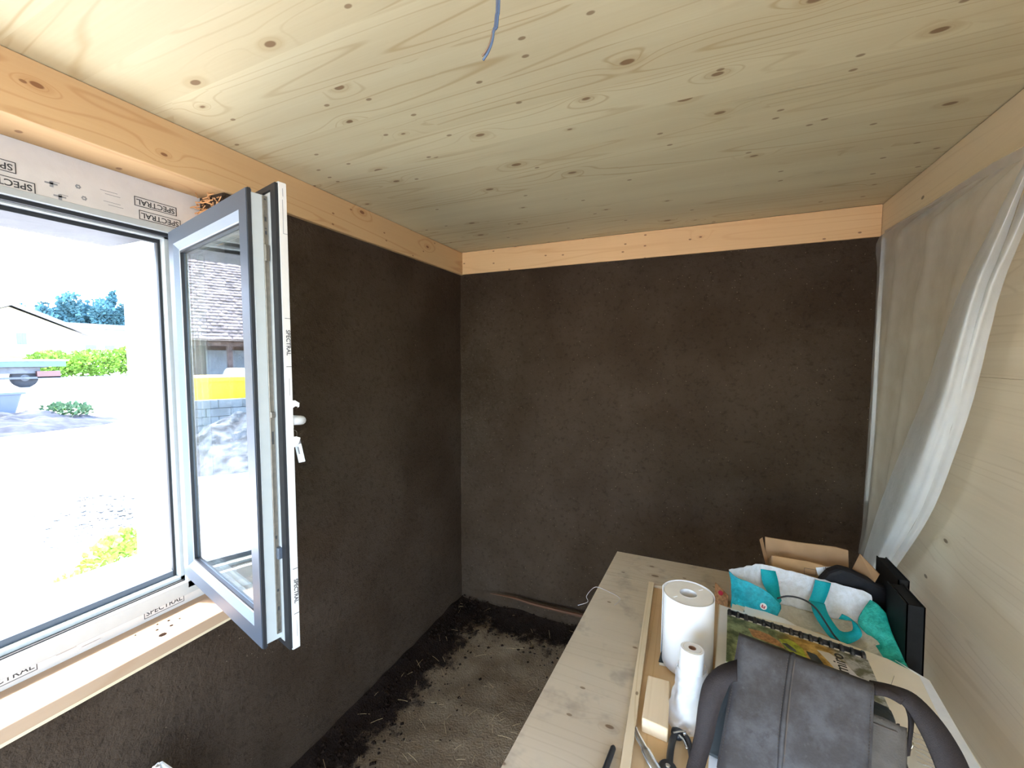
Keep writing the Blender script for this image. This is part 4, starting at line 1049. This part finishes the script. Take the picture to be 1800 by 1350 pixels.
# grey leather shoulder bag
def leather():
    k = NT('worn_grey_leather'); o = k.obj()
    n = k.noise(o, 16, 6, 0.68); f = k.noise(o, 260, 3, 0.6)
    c = k.mix(k.sm(n, 0.36, 0.66), (0.031, 0.026, 0.024), (0.060, 0.057, 0.058))
    c = k.mix(k.m('MULTIPLY', k.sm(k.noise(o, 34, 5, 0.7), 0.54, 0.70), 0.5), c, (0.020, 0.014, 0.010))
    c = k.mix(k.m('MULTIPLY', k.sm(k.noise(o, 70, 4, 0.7), 0.60, 0.74), 0.2), c, (0.11, 0.105, 0.10))
    k.bump(k.m('ADD', f, k.m('MULTIPLY', n, 1.5)), 0.16, 0.002)
    return k.fin(c, 0.55, 0, 0.3)
MAT['leather'] = leather()
MAT['strap'] = plain('dark_brown_webbing', (0.021, 0.0155, 0.015), 0.7, 0, 0.3, 0.12, 200, 0.3, 600)
MAT['leatherlight'] = plain('grey_pocket_canvas', (0.075, 0.066, 0.056), 0.8, 0, 0.2, 0.12, 40, 0.3, 300)
MAT['thread'] = plain('brown_thread', (0.06, 0.045, 0.035), 0.8)
MAT['lining'] = plain('dark_teal_lining', (0.012, 0.02, 0.024), 0.6)
TL, TR = Vector((.0910, .8890, 1.103)), Vector((.2880, .8480, 1.096))
BL, BR = Vector((.0535, .757, .944)), Vector((.248, .720, .946))
dep = Vector((.213, .977, 0))
bg = thing('shoulder_bag', 'worn grey leather shoulder bag with a wide flap, standing on the papers', 'bag', (.16, .80, ZP))
def FL(u, t, off=0.0):
    q = TL.lerp(TR, u).lerp(BL.lerp(BR, u), t)
    nrm = (TR - TL).cross(BL - TL).normalized(); nrm = -nrm if nrm.z < 0 else nrm
    bul = math.sin(min(1, t)*PI)*0.006 + 0.003*math.sin(u*PI)
    return q + nrm*(off + bul)
rows = []
for t in (-0.34, -0.22, -0.12, -0.05):
    r = []
    for j in range(13):
        u = j/12; q = TL.lerp(TR, u)
        r.append(q + dep*(0.040*min(1, -t*5)) + Vector((0, 0, .001 - .30*max(0, -t-.05)*.9)))
    rows.append(r)
for i in range(15): rows.append([FL(j/12, i/14) + noise.noise_vector(Vector((j*.5, i*.4, 2)))*.0012 for j in range(13)])
B().grid(rows).build('flap', 'leather', bg, smooth=True, solid=.004, offset=1)
# body under the flap, a little wider on the right
uu = Vector((.977, -.213, 0))
b0 = BL + dep*.018 - uu*.026; b1 = BR + dep*.018 + uu*.052; t0 = TL + dep*.012 + uu*.006; t1 = TR + dep*.012 + uu*.030 + Vector((0, 0, -.028))
zf = ZP + .001
body = B().hexa([Vector((b0.x, b0.y, zf)), Vector((b1.x, b1.y, zf)), Vector((b1.x, b1.y, zf)) + dep*.135, Vector((b0.x, b0.y, zf)) + dep*.135,
                 t0 + Vector((0, 0, -.012)), t1 + Vector((0, 0, -.012)), t1 + dep*.035 + Vector((0, 0, -.022)), t0 + dep*.035 + Vector((0, 0, -.022))])
body = body.build('body', 'lining', bg, bevel=.008)
# pocket front seen right of the flap
r = []
for t in (0.18, 0.35, 0.55, 0.8, 1.0):
    q = FL(1.0, t, -.006); r.append([q - uu*.012, q + uu*.012 + Vector((0, 0, .002)), q + uu*.030 + Vector((0, 0, -.001)), q + uu*.042 + dep*.012 + Vector((0, 0, -.008))])
pk = B().grid(patch(r, 3)).build('side_pocket', 'leatherlight', bg, smooth=True, solid=.003)
q = FL(1.0, .62, -.001) + uu*.010; B().obox(q, uu*.005, Vector((0, -.004, -.005)), Vector((0, -.002, .0016))).build('pocket_stud', 'strap', pk)
for t in (.24, .60):
    a = FL(1.0, t, -.002); B().tube([a, a + uu*.014, a + uu*.030], .0012, 6).build('pocket_seam', 'thread', pk)
# raised piping seam down the flap and stitching
cen = [FL(.44, -.01, .001) + dep*.01] + [FL(.43 - .015*math.sin(t*3) + .02*t, t, .0035) for t in [i/12 for i in range(13)]]
B().tube(cen, .0042, 8).build('piping', 'leather', bg, smooth=True)
B().tube([q + uu*.005 + Vector((0, 0, -.0012)) for q in cen], .0018, 6).build('seam_groove', 'thread', bg, smooth=True)
b = B()
for u in (.018, .982, .405):
    for i in range(46):
        t = .02 + i*.021; a = FL(u if u != .405 else .405 - .015*math.sin(t*3) + .02*t, t, .0042); c = FL(u if u != .405 else .405 - .015*math.sin((t+.011)*3) + .02*t, t + .011, .0042); b.tube([a, c], .0006, 4)
o = b.build('stitching', 'thread', bg, fix=False); o['kind'] = 'stuff'
# carrying strap: both ends leave the bag behind the flap
ribbon('strap', [T(1296, 1160, 1.085), T(1262, 1172, 1.078), T(1238, 1196, 1.062), T(1228, 1235, 1.035), T(1221, 1290, .995), T(1206, 1352, .962), T(1196, 1400, .945)],
       [T(1296, 1196, 1.078), T(1284, 1202, 1.070), T(1274, 1224, 1.050), T(1264, 1250, 1.030), T(1253, 1300, .990), T(1238, 1352, .958), T(1226, 1400, .942)], 'strap', bg)
ribbon('strap', [T(1528, 1196, 1.080), T(1570, 1205, 1.078), T(1610, 1222, 1.070), T(1655, 1268, 1.050), T(1690, 1322, 1.020), T(1708, 1365, .995), T(1716, 1410, .970)],
       [T(1528, 1216, 1.072), T(1560, 1222, 1.070), T(1588, 1240, 1.062), T(1612, 1276, 1.042), T(1634, 1322, 1.015), T(1650, 1365, .990), T(1660, 1410, .965)], 'strap', bg)
# fittings at the right end: D-ring, hanging strap end, dark loops
q = T(1580, 1238, 1.050)
def ring(c, R, r, n1, n2, name, mat):
    n1 = Vector(n1).normalized(); n2 = Vector(n2).normalized()
    pts = [Vector(c) + n1*R*math.cos(w) + n2*R*math.sin(w)*1.3 for w in [2*PI*k/20 for k in range(21)]]
    return B().tube(pts, r, 7).build(name, mat, bg, smooth=True)
MAT['brass'] = plain('dull_brass', (0.45, 0.38, 0.26), 0.3, 0.8, 0.5, 0.1)
ring(T(1590, 1300, 1.000), .010, .0017, uu, Vector((0, -.5, -1)), 'metal_ring', 'brass')
ring(T(1562, 1216, 1.068), .007, .0014, uu, Vector((0, .5, .4)), 'metal_ring', 'brass')
ribbon('strap_end', [T(1586, 1232, 1.058), T(1597, 1262, 1.035), T(1596, 1300, 1.012), T(1590, 1330, .995)], [T(1602, 1238, 1.056), T(1606, 1264, 1.033), T(1602, 1302, 1.010), T(1598, 1328, .994)], 'strap', bg)
ribbon('strap_loop', [T(1566, 1275, 1.022), T(1570, 1305, 1.002), T(1580, 1345, .976), T(1590, 1390, .955)], [T(1580, 1272, 1.020), T(1582, 1303, 1.0), T(1594, 1345, .974), T(1606, 1390, .953)], 'strap', bg)
ribbon('top_handle', [T(1536, 1208, 1.092), T(1560, 1213, 1.088), T(1590, 1228, 1.075)], [T(1538, 1222, 1.085), T(1560, 1226, 1.080), T(1582, 1238, 1.066)], 'strap', bg)

# teal and white shopping bag with slumped sides
def woven(name, a, b_):
    k = NT(name); o = k.obj(); n = k.noise(o, 55, 5, 0.7)
    c = k.mix(k.sm(n, 0.3, 0.72), a, b_); k.bump(k.m('ADD', n, k.m('MULTIPLY', k.noise(o, 18, 3), 2.0)), 0.9, 0.006)
    return k.fin(c, 0.4, 0, 0.5)
MAT['teal'] = woven('teal_woven_plastic', (0.0, 0.29, 0.36), (0.01, 0.50, 0.60))
MAT['green'] = woven('green_woven_plastic', (0.0, 0.28, 0.22), (0.03, 0.52, 0.42))
MAT['inside'] = woven('white_woven_lining', (0.62, 0.62, 0.60), (0.76, 0.78, 0.80))
MAT['insidecream'] = woven('cream_woven_lining', (0.50, 0.46, 0.37), (0.64, 0.60, 0.50))
MAT['handleteal'] = plain('teal_webbing', (0.0, 0.34, 0.37), 0.6, 0, 0.3, 0.08, 300, 0.3, 700)
MAT['logored'] = plain('red_logo', (0.45, 0.01, 0.04), 0.5)
sg = thing('shopping_bag', 'slumped teal and white woven shopping bag behind the booklet', 'bag', T(1440, 1080, TZ))
def Y(px, py, y): return P(px, py, y=y)
g = patch([[Y(1281, 1001, 1.35), Y(1310, 996, 1.39), Y(1340, 992, 1.42), Y(1400, 1007, 1.44), Y(1460, 1023, 1.44), Y(1510, 1036, 1.42), Y(1531, 1046, 1.40)],
           [Y(1286, 1025, 1.35), Y(1315, 1026, 1.385), Y(1345, 1026, 1.41), Y(1402, 1040, 1.43), Y(1462, 1056, 1.43), Y(1508, 1066, 1.41), Y(1532, 1060, 1.39)],
           [Y(1290, 1050, 1.345), Y(1320, 1056, 1.37), Y(1350, 1058, 1.39), Y(1405, 1070, 1.41), Y(1462, 1086, 1.41), Y(1500, 1096, 1.39), Y(1524, 1094, 1.37)]], 7, .0038, 62)
B().grid(g).build('back_panel', 'inside', sg, smooth=True, solid=.0008)
g = patch([[Y(1290, 1050, 1.345), Y(1350, 1058, 1.39), Y(1405, 1070, 1.41), Y(1462, 1086, 1.41), Y(1524, 1094, 1.37)],
           [Y(1300, 1070, 1.335), Y(1355, 1078, 1.36), Y(1412, 1096, 1.37), Y(1470, 1112, 1.36), Y(1545, 1125, 1.32)],
           [Y(1315, 1092, 1.325), Y(1370, 1100, 1.325), Y(1425, 1124, 1.32), Y(1485, 1146, 1.30), Y(1570, 1172, 1.26)]], 5, .003, 30, 5)
B().grid(g).build('lining', 'insidecream', sg, smooth=True, solid=.0008)
g = patch([[Y(1281, 1003, 1.345), Y(1296, 1015, 1.335), Y(1322, 1026, 1.33), Y(1350, 1041, 1.325), Y(1372, 1063, 1.325)],
           [Y(1285, 1030, 1.34), Y(1300, 1040, 1.325), Y(1325, 1048, 1.32), Y(1352, 1062, 1.318), Y(1373, 1072, 1.32)],
           [Y(1286, 1050, 1.335), Y(1302, 1058, 1.325), Y(1326, 1068, 1.318), Y(1350, 1078, 1.316), Y(1366, 1082, 1.318)],
           [Y(1284, 1068, 1.33), Y(1302, 1078, 1.32), Y(1326, 1088, 1.315), Y(1345, 1094, 1.312), Y(1360, 1094, 1.315)]], 5, .002, 40, 2)
B().grid(g).build('left_panel', 'teal', sg, smooth=True, solid=.0012)
g = patch([[Y(1529, 1054, 1.395), Y(1542, 1062, 1.385), Y(1557, 1078, 1.37)],
           [Y(1508, 1092, 1.36), Y(1535, 1096, 1.345), Y(1566, 1108, 1.33)],
           [Y(1530, 1122, 1.33), Y(1553, 1130, 1.31), Y(1580, 1140, 1.29)],
           [Y(1556, 1160, 1.265), Y(1576, 1166, 1.255), Y(1597, 1176, 1.245)]], 6, .0012, 30, 3)
B().grid(g).build('right_panel', 'green', sg, smooth=True, solid=.0012)
g = patch([[Y(1557, 1078, 1.372), Y(1566, 1108, 1.334), Y(1580, 1140, 1.294), Y(1598, 1178, 1.247)], [Y(1548, 1090, 1.41), Y(1562, 1120, 1.37), Y(1575, 1150, 1.33), Y(1590, 1178, 1.28)]], 4)
B().grid(g).build('right_gusset', 'green', sg, smooth=True, solid=.0012)
ribbon('handle', [Y(1337, 1000, 1.415), Y(1340, 1022, 1.40), Y(1350, 1042, 1.37), Y(1368, 1064, 1.345)], [Y(1363, 1004, 1.425), Y(1368, 1022, 1.405), Y(1371, 1042, 1.375), Y(1374, 1056, 1.350)], 'handleteal', sg, solid=.0015)
ribbon('handle', [Y(1433, 1019, 1.432), Y(1428, 1040, 1.418), Y(1421, 1057, 1.405)], [Y(1461, 1025, 1.434), Y(1456, 1042, 1.42), Y(1448, 1062, 1.405)], 'handleteal', sg, solid=.0015)
ribbon('handle', [Y(1424, 1056, 1.40), Y(1430, 1078, 1.36), Y(1446, 1104, 1.33), Y(1464, 1124, 1.31), Y(1490, 1132, 1.30), Y(1515, 1118, 1.31), Y(1508, 1098, 1.335)],
       [Y(1450, 1062, 1.40), Y(1456, 1080, 1.36), Y(1466, 1096, 1.34), Y(1476, 1108, 1.325), Y(1488, 1111, 1.32), Y(1499, 1106, 1.325), Y(1496, 1088, 1.345)], 'handleteal', sg, solid=.0015)
ribbon('handle', [Y(1508, 1098, 1.337), Y(1494, 1086, 1.35), Y(1480, 1079, 1.36)], [Y(1496, 1090, 1.345), Y(1486, 1090, 1.35), Y(1474, 1088, 1.36)], 'handleteal', sg, solid=.0015)
# round badge on the teal panel
lc = Y(1342, 1066, 1.308); lx = (Y(1350, 1070, 1.306) - Y(1334, 1062, 1.310)).normalized(); ly = Vector((0, 0.25, 1)); ly = (ly - lx*ly.dot(lx)).normalized(); lz = lx.cross(ly)
B().lathe(lc, [(.0085, -.001), (.0085, .0006)], 24, -lz if lz.y > 0 else lz).build('badge', 'paper', sg)
nz = (-lz if lz.y > 0 else lz)
b = B(); b.obox(lc + nz*.001 - lx*.003, lx*.0012, ly*.0042, nz*.0006); b.obox(lc + nz*.001 - ly*.0032, lx*.0042, ly*.0012, nz*.0006); b.obox(lc + nz*.001 + lx*.003 - ly*.0005, lx*.0012, ly*.0035, nz*.0006); b.obox(lc + nz*.001 + ly*.0008 - lx*.001, lx*.0020, ly*.0008, nz*.0006)
b.build('badge_mark', 'logored', sg)
# black cable inside the bag
o = B().tube(catmull([Y(1366, 1052, 1.345), Y(1385, 1048, 1.345), Y(1410, 1053, 1.34), Y(1432, 1067, 1.33), Y(1450, 1092, 1.315), Y(1464, 1114, 1.300), Y(1478, 1130, 1.288)], 6), .0024, 8).build('black_cord', 'black', None, smooth=True)
tag(o, 'thin black cord arching out of the teal shopping bag', 'cord')
# small photo card behind the roll
c4 = [P(1257, 1024, y=1.40), P(1280, 1047, y=1.385), P(1279, 1060, y=1.375), P(1256, 1046, y=1.388)]
cd = thing('photo_card', 'small photo card with a red spot behind the big white roll', 'card', (c4[3].x, c4[3].y, TZ))
B().poly([c4[0], c4[1], Vector((c4[2].x, c4[2].y, zb+.001)), Vector((c4[3].x, c4[3].y, zb+.001))], (.001, .0015, 0)).build('card_sheet', 'kneeling', cd)
q = (c4[0] + c4[1] + c4[2] + c4[3])/4 + Vector((-.002, -.002, .004)); B().lathe(q, [(.007, 0), (.007, .0008)], 16, (-.3, -1, .2)).build('print', 'logored', cd)

# cardboard box
MAT['card'] = plain('corrugated_cardboard', (0.33, 0.195, 0.10), 0.8, 0, 0.2, 0.10, 14)
MAT['cardlight'] = plain('cardboard_inner_face', (0.40, 0.23, 0.105), 0.8, 0, 0.2, 0.10, 14)
bx = thing('cardboard_box', 'opened brown cardboard box behind the shopping bag at the far table end', 'box', (0.34, 1.53, TZ))
def cbx(name, pts, th, mat='card'): return B().poly(pts, th).build(name, mat, bx)
yb, yf = 1.572, 1.505
A0, A1 = P(1346, 985, y=yb), P(1492, 1010, y=yb)
cbx('back_wall', [Vector((A0.x, yb, TZ+.001)), Vector((A1.x, yb, TZ+.001)), A1, A0], (0, .004, 0))
cbx('back_flap', [A0 + Vector((0, -.001, 0)), A1 + Vector((0, -.001, 0)), P(1491, 968, y=yb+.012), P(1470, 962, y=yb+.012), P(1400, 953, y=yb+.014), P(1345, 944, y=yb+.012)], (0, .004, 0))
F0, F1 = P(1359, 977, y=yf), P(1478, 1003, y=yf)
cbx('front_wall', [Vector((F0.x, yf, TZ+.001)), Vector((F1.x, yf, TZ+.001)), F1, P(1420, 987, y=yf), F0], (0, .004, 0), 'cardlight')
cbx('side_wall', [Vector((F0.x, yf, TZ+.001)), Vector((F0.x-.004, yb, TZ+.001)), Vector((F0.x-.004, yb, A0.z)), Vector((F0.x, yf, F0.z))], (-.004, 0, 0))
cbx('side_wall', [Vector((F1.x+.02, yf, TZ+.001)), Vector((F1.x+.02, yb, TZ+.001)), Vector((F1.x+.02, yb, A1.z)), Vector((F1.x+.02, yf, F1.z))], (.004, 0, 0))
cbx('side_flap', [P(1335, 949, y=1.53), P(1340, 945, y=1.55), P(1351, 996, y=1.53), P(1347, 998, y=1.52)], (0.001, .004, 0))
cbx('side_flap', [P(1498, 1000, y=1.53), P(1511, 974, y=1.53), P(1546, 1010, y=1.47), P(1538, 1024, y=1.46)], (.002, .004, 0))
cbx('box_floor', [Vector((F0.x, yf, TZ+.001)), Vector((F1.x+.02, yf, TZ+.001)), Vector((F1.x+.02, yb, TZ+.001)), Vector((F0.x, yb, TZ+.001))], (0, 0, .003))
st = [P(1434, 998, y=yf-.002), P(1462, 996, y=yf-.002), P(1466, 1006, y=yf-.002), P(1438, 1012, y=yf-.002)]; cbx('shipping_label', st, (0, .0015, 0), 'paper')
b = B()
for k in range(5): a = P(1448 + k*3, 997, y=yf-.003); c = P(1449 + k*3, 1005, y=yf-.003); b.tube([a, c], .0005 + .0004*(k % 2), 4)
b.build('barcode', 'ink', bx)
pc = P(1424, 1005, y=yf-.0015); frame_lines('printed_frame', 'ink', bx, pc, (1, 0, 0), (0, 0, 1), .030, .018, .0008)

# black fabric pouch and two black binders between bag and wall
MAT['blackcloth'] = plain('black_fabric', (0.010, 0.010, 0.012), 0.75, 0, 0.3, 0.2, 30, 0.5, 60)
MAT['binder'] = plain('black_binder_board', (0.005, 0.005, 0.005), 0.6, 0, 0.15, 0.2, 60)
out = [(1436, 1034), (1446, 1020), (1458, 1008), (1478, 1001), (1496, 1006), (1530, 1022), (1560, 1036), (1583, 1050), (1586, 1090), (1584, 1130)]
yq = 1.452
pts = [P(x, y, y=yq) for x, y in out]; pts = [Vector((q.x, yq, max(q.z, TZ+.004))) for q in pts] + [Vector((P(1436, 1034, y=yq).x, yq, TZ+.004))]
o = B().poly(pts, (0, .042, 0)).build('fabric_pouch', 'blackcloth', None, bevel=.010); tag(o, 'black fabric pouch leaning behind the white rim of the shopping bag', 'pouch')
bi = thing('ring_binder', 'nearest black ring binder standing beside the green side of the shopping bag', 'binder', (.49, 1.36, zb), 'black binders')
def binder(t, x0, x1, y0, y1, z1, sh_):
    B().hexa([(x0, y0, zb+.0005), (x0+.003, y0, zb+.0005), (x0+.003, y1, zb+.0005), (x0, y1, zb+.0005), (x0-sh_, y0, z1), (x0+.003-sh_, y0, z1), (x0+.003-sh_, y1, z1), (x0-sh_, y1, z1)]).build('cover_board', 'binder', t)
    B().hexa([(x1-.003, y0, zb+.0005), (x1, y0, zb+.0005), (x1, y1, zb+.0005), (x1-.003, y1, zb+.0005), (x1-.003-sh_, y0, z1), (x1-sh_, y0, z1), (x1-sh_, y1, z1), (x1-.003-sh_, y1, z1)]).build('cover_board', 'binder', t)
    B().hexa([(x0, y0, zb+.0005), (x1, y0, zb+.0005), (x1, y0+.003, zb+.0005), (x0, y0+.003, zb+.0005), (x0-sh_, y0, z1), (x1-sh_, y0, z1), (x1-sh_, y0+.003, z1), (x0-sh_, y0+.003, z1)]).build('spine', 'binder', t)
    B().box((x0+.003, y0+.008, zb+.003), (x1-.003, y1-.004, z1-.002)).build('pages', 'binder', t)
binder(bi, .484, .519, 1.262, 1.375, 1.060, .004)
b2 = thing('ring_binder', 'rear black ring binder, its corner rising behind the nearest one', 'binder', (.535, 1.42, zb), 'black binders')
binder(b2, .508, .532, 1.385, 1.53, 1.066, .002)

# thin thread hanging over the table edge
o = B().tube(catmull([T(1080, 1064, TZ+.001), T(1090, 1052, TZ+.001), T(1070, 1040, TZ+.001), T(1050, 1032, TZ+.002), T(1040, 1036, TZ-.004), T(1031, 1048, TZ-.010), T(1033, 1058, TZ-.016), T(1016, 1064, TZ-.02)], 6), .0009, 5).build('loose_thread', plain('pale_thread', (0.42, 0.38, 0.36), 0.7), None, smooth=True)
tag(o, 'thin pale thread curling over the left table edge', 'thread')

# ================================================================== FLOOR ITEMS
st = B(); pts = catmull([P(862, 1043, y=2.325), P(900, 1050, y=2.32), P(940, 1062, y=2.315), P(980, 1072, y=2.31), P(1030, 1084, y=2.305), P(1120, 1104, y=2.30)], 5)
st.tube(pts, [.004 + .009*min(1, i/9)*(1 + .3*noise.noise(Vector((i*.6, 0, 0)))) for i in range(len(pts))], 7, 0.7)
o = st.build('wooden_stick', 'stick', None); tag(o, 'reddish brown split stick leaning at the foot of the dark back wall', 'stick')
def crumb(b, q, r):
    vs = [q + Vector((a*random.uniform(.6, 1.3)*r, c*random.uniform(.6, 1.3)*r, d*random.uniform(.6, 1.1)*r)) for a, c, d in ((1, 0, .1), (0, 1, .1), (-1, 0, .1), (0, -1, .1), (.2, .1, .8), (0, 0, -.5))]
    b.add(vs, [(0, 1, 4), (1, 2, 4), (2, 3, 4), (3, 0, 4), (1, 0, 5), (2, 1, 5), (3, 2, 5), (0, 3, 5)])
random.seed(21); b = B()
for _ in range(3200):
    if random.random() < 0.5:
        d = abs(random.gauss(0.06, 0.14)); q = Vector((XL + d, random.uniform(0.4, YB), 0.006))
    else:
        d = abs(random.gauss(0.08, 0.14)); q = Vector((random.uniform(XL, 0.6), YB - d, 0.006))
    if q.x < XL - .01 or q.y > YB: continue
    dw = min(q.x - XL, YB - q.y); q.z += max(0, .16 - dw)**2*1.0
    crumb(b, q, random.choice((.002, .003, .003, .004, .006, .008, .011)))
for _ in range(260): crumb(b, Vector((random.uniform(XL, .3), random.uniform(.6, YB), .006)), random.choice((.002, .003, .005)))
o = b.build('clay_crumbs', 'crumb', None, fix=False); tag(o, 'dark clay crumbs fallen along the foot of the walls', 'crumbs', None, 'stuff')
b = B()
for _ in range(170):
    q = Vector((random.uniform(XL, .2), random.uniform(.8, YB-.03), .010)); w = random.uniform(0, PI); l = random.uniform(.015, .07)
    d_ = Vector((math.cos(w), math.sin(w), random.uniform(-.05, .08)))*l; b.tube([q, q + d_*.5 + Vector((0, 0, .002)), q + d_], .0007, 4)
o = b.build('straw_bits', 'straw', None, fix=False); tag(o, 'short bits of straw strewn over the earth floor', 'straw', None, 'stuff')
# white sack added under the window, its sunlit tip standing in for a bright spot
MAT['sack'] = plain('bright_spot_white', (0.85, 0.85, 0.83), 0.7, 0, 0.3, 0.03, 20, 0.3, 40)
tip = P(288, 1329, x=-1.262)
rows = []
for i in range(13):
    h = i/12; r = []
    for k in range(25):
        w = 2*PI*k/24; n_ = noise.noise(Vector((math.cos(w)*1.5, math.sin(w)*1.5, h*4)))
        f = (1 - max(0, h-.72)/.28*.92)
        rx, ry = .06*f + .010*n_, .10*f + .015*n_
        r.append((tip.x + rx*math.cos(w) + .01*h, tip.y - .02 + ry*math.sin(w), .002 + (tip.z-.002)*h + (.012*n_ if 0 < h < 1 else 0)))
    rows.append(r)
o = B().grid(rows).build('bright_spot_sack', 'sack', None, smooth=True, fix=False)
tag(o, 'added white sack below the window, its sunlit top standing in for a bright spot', 'sack')
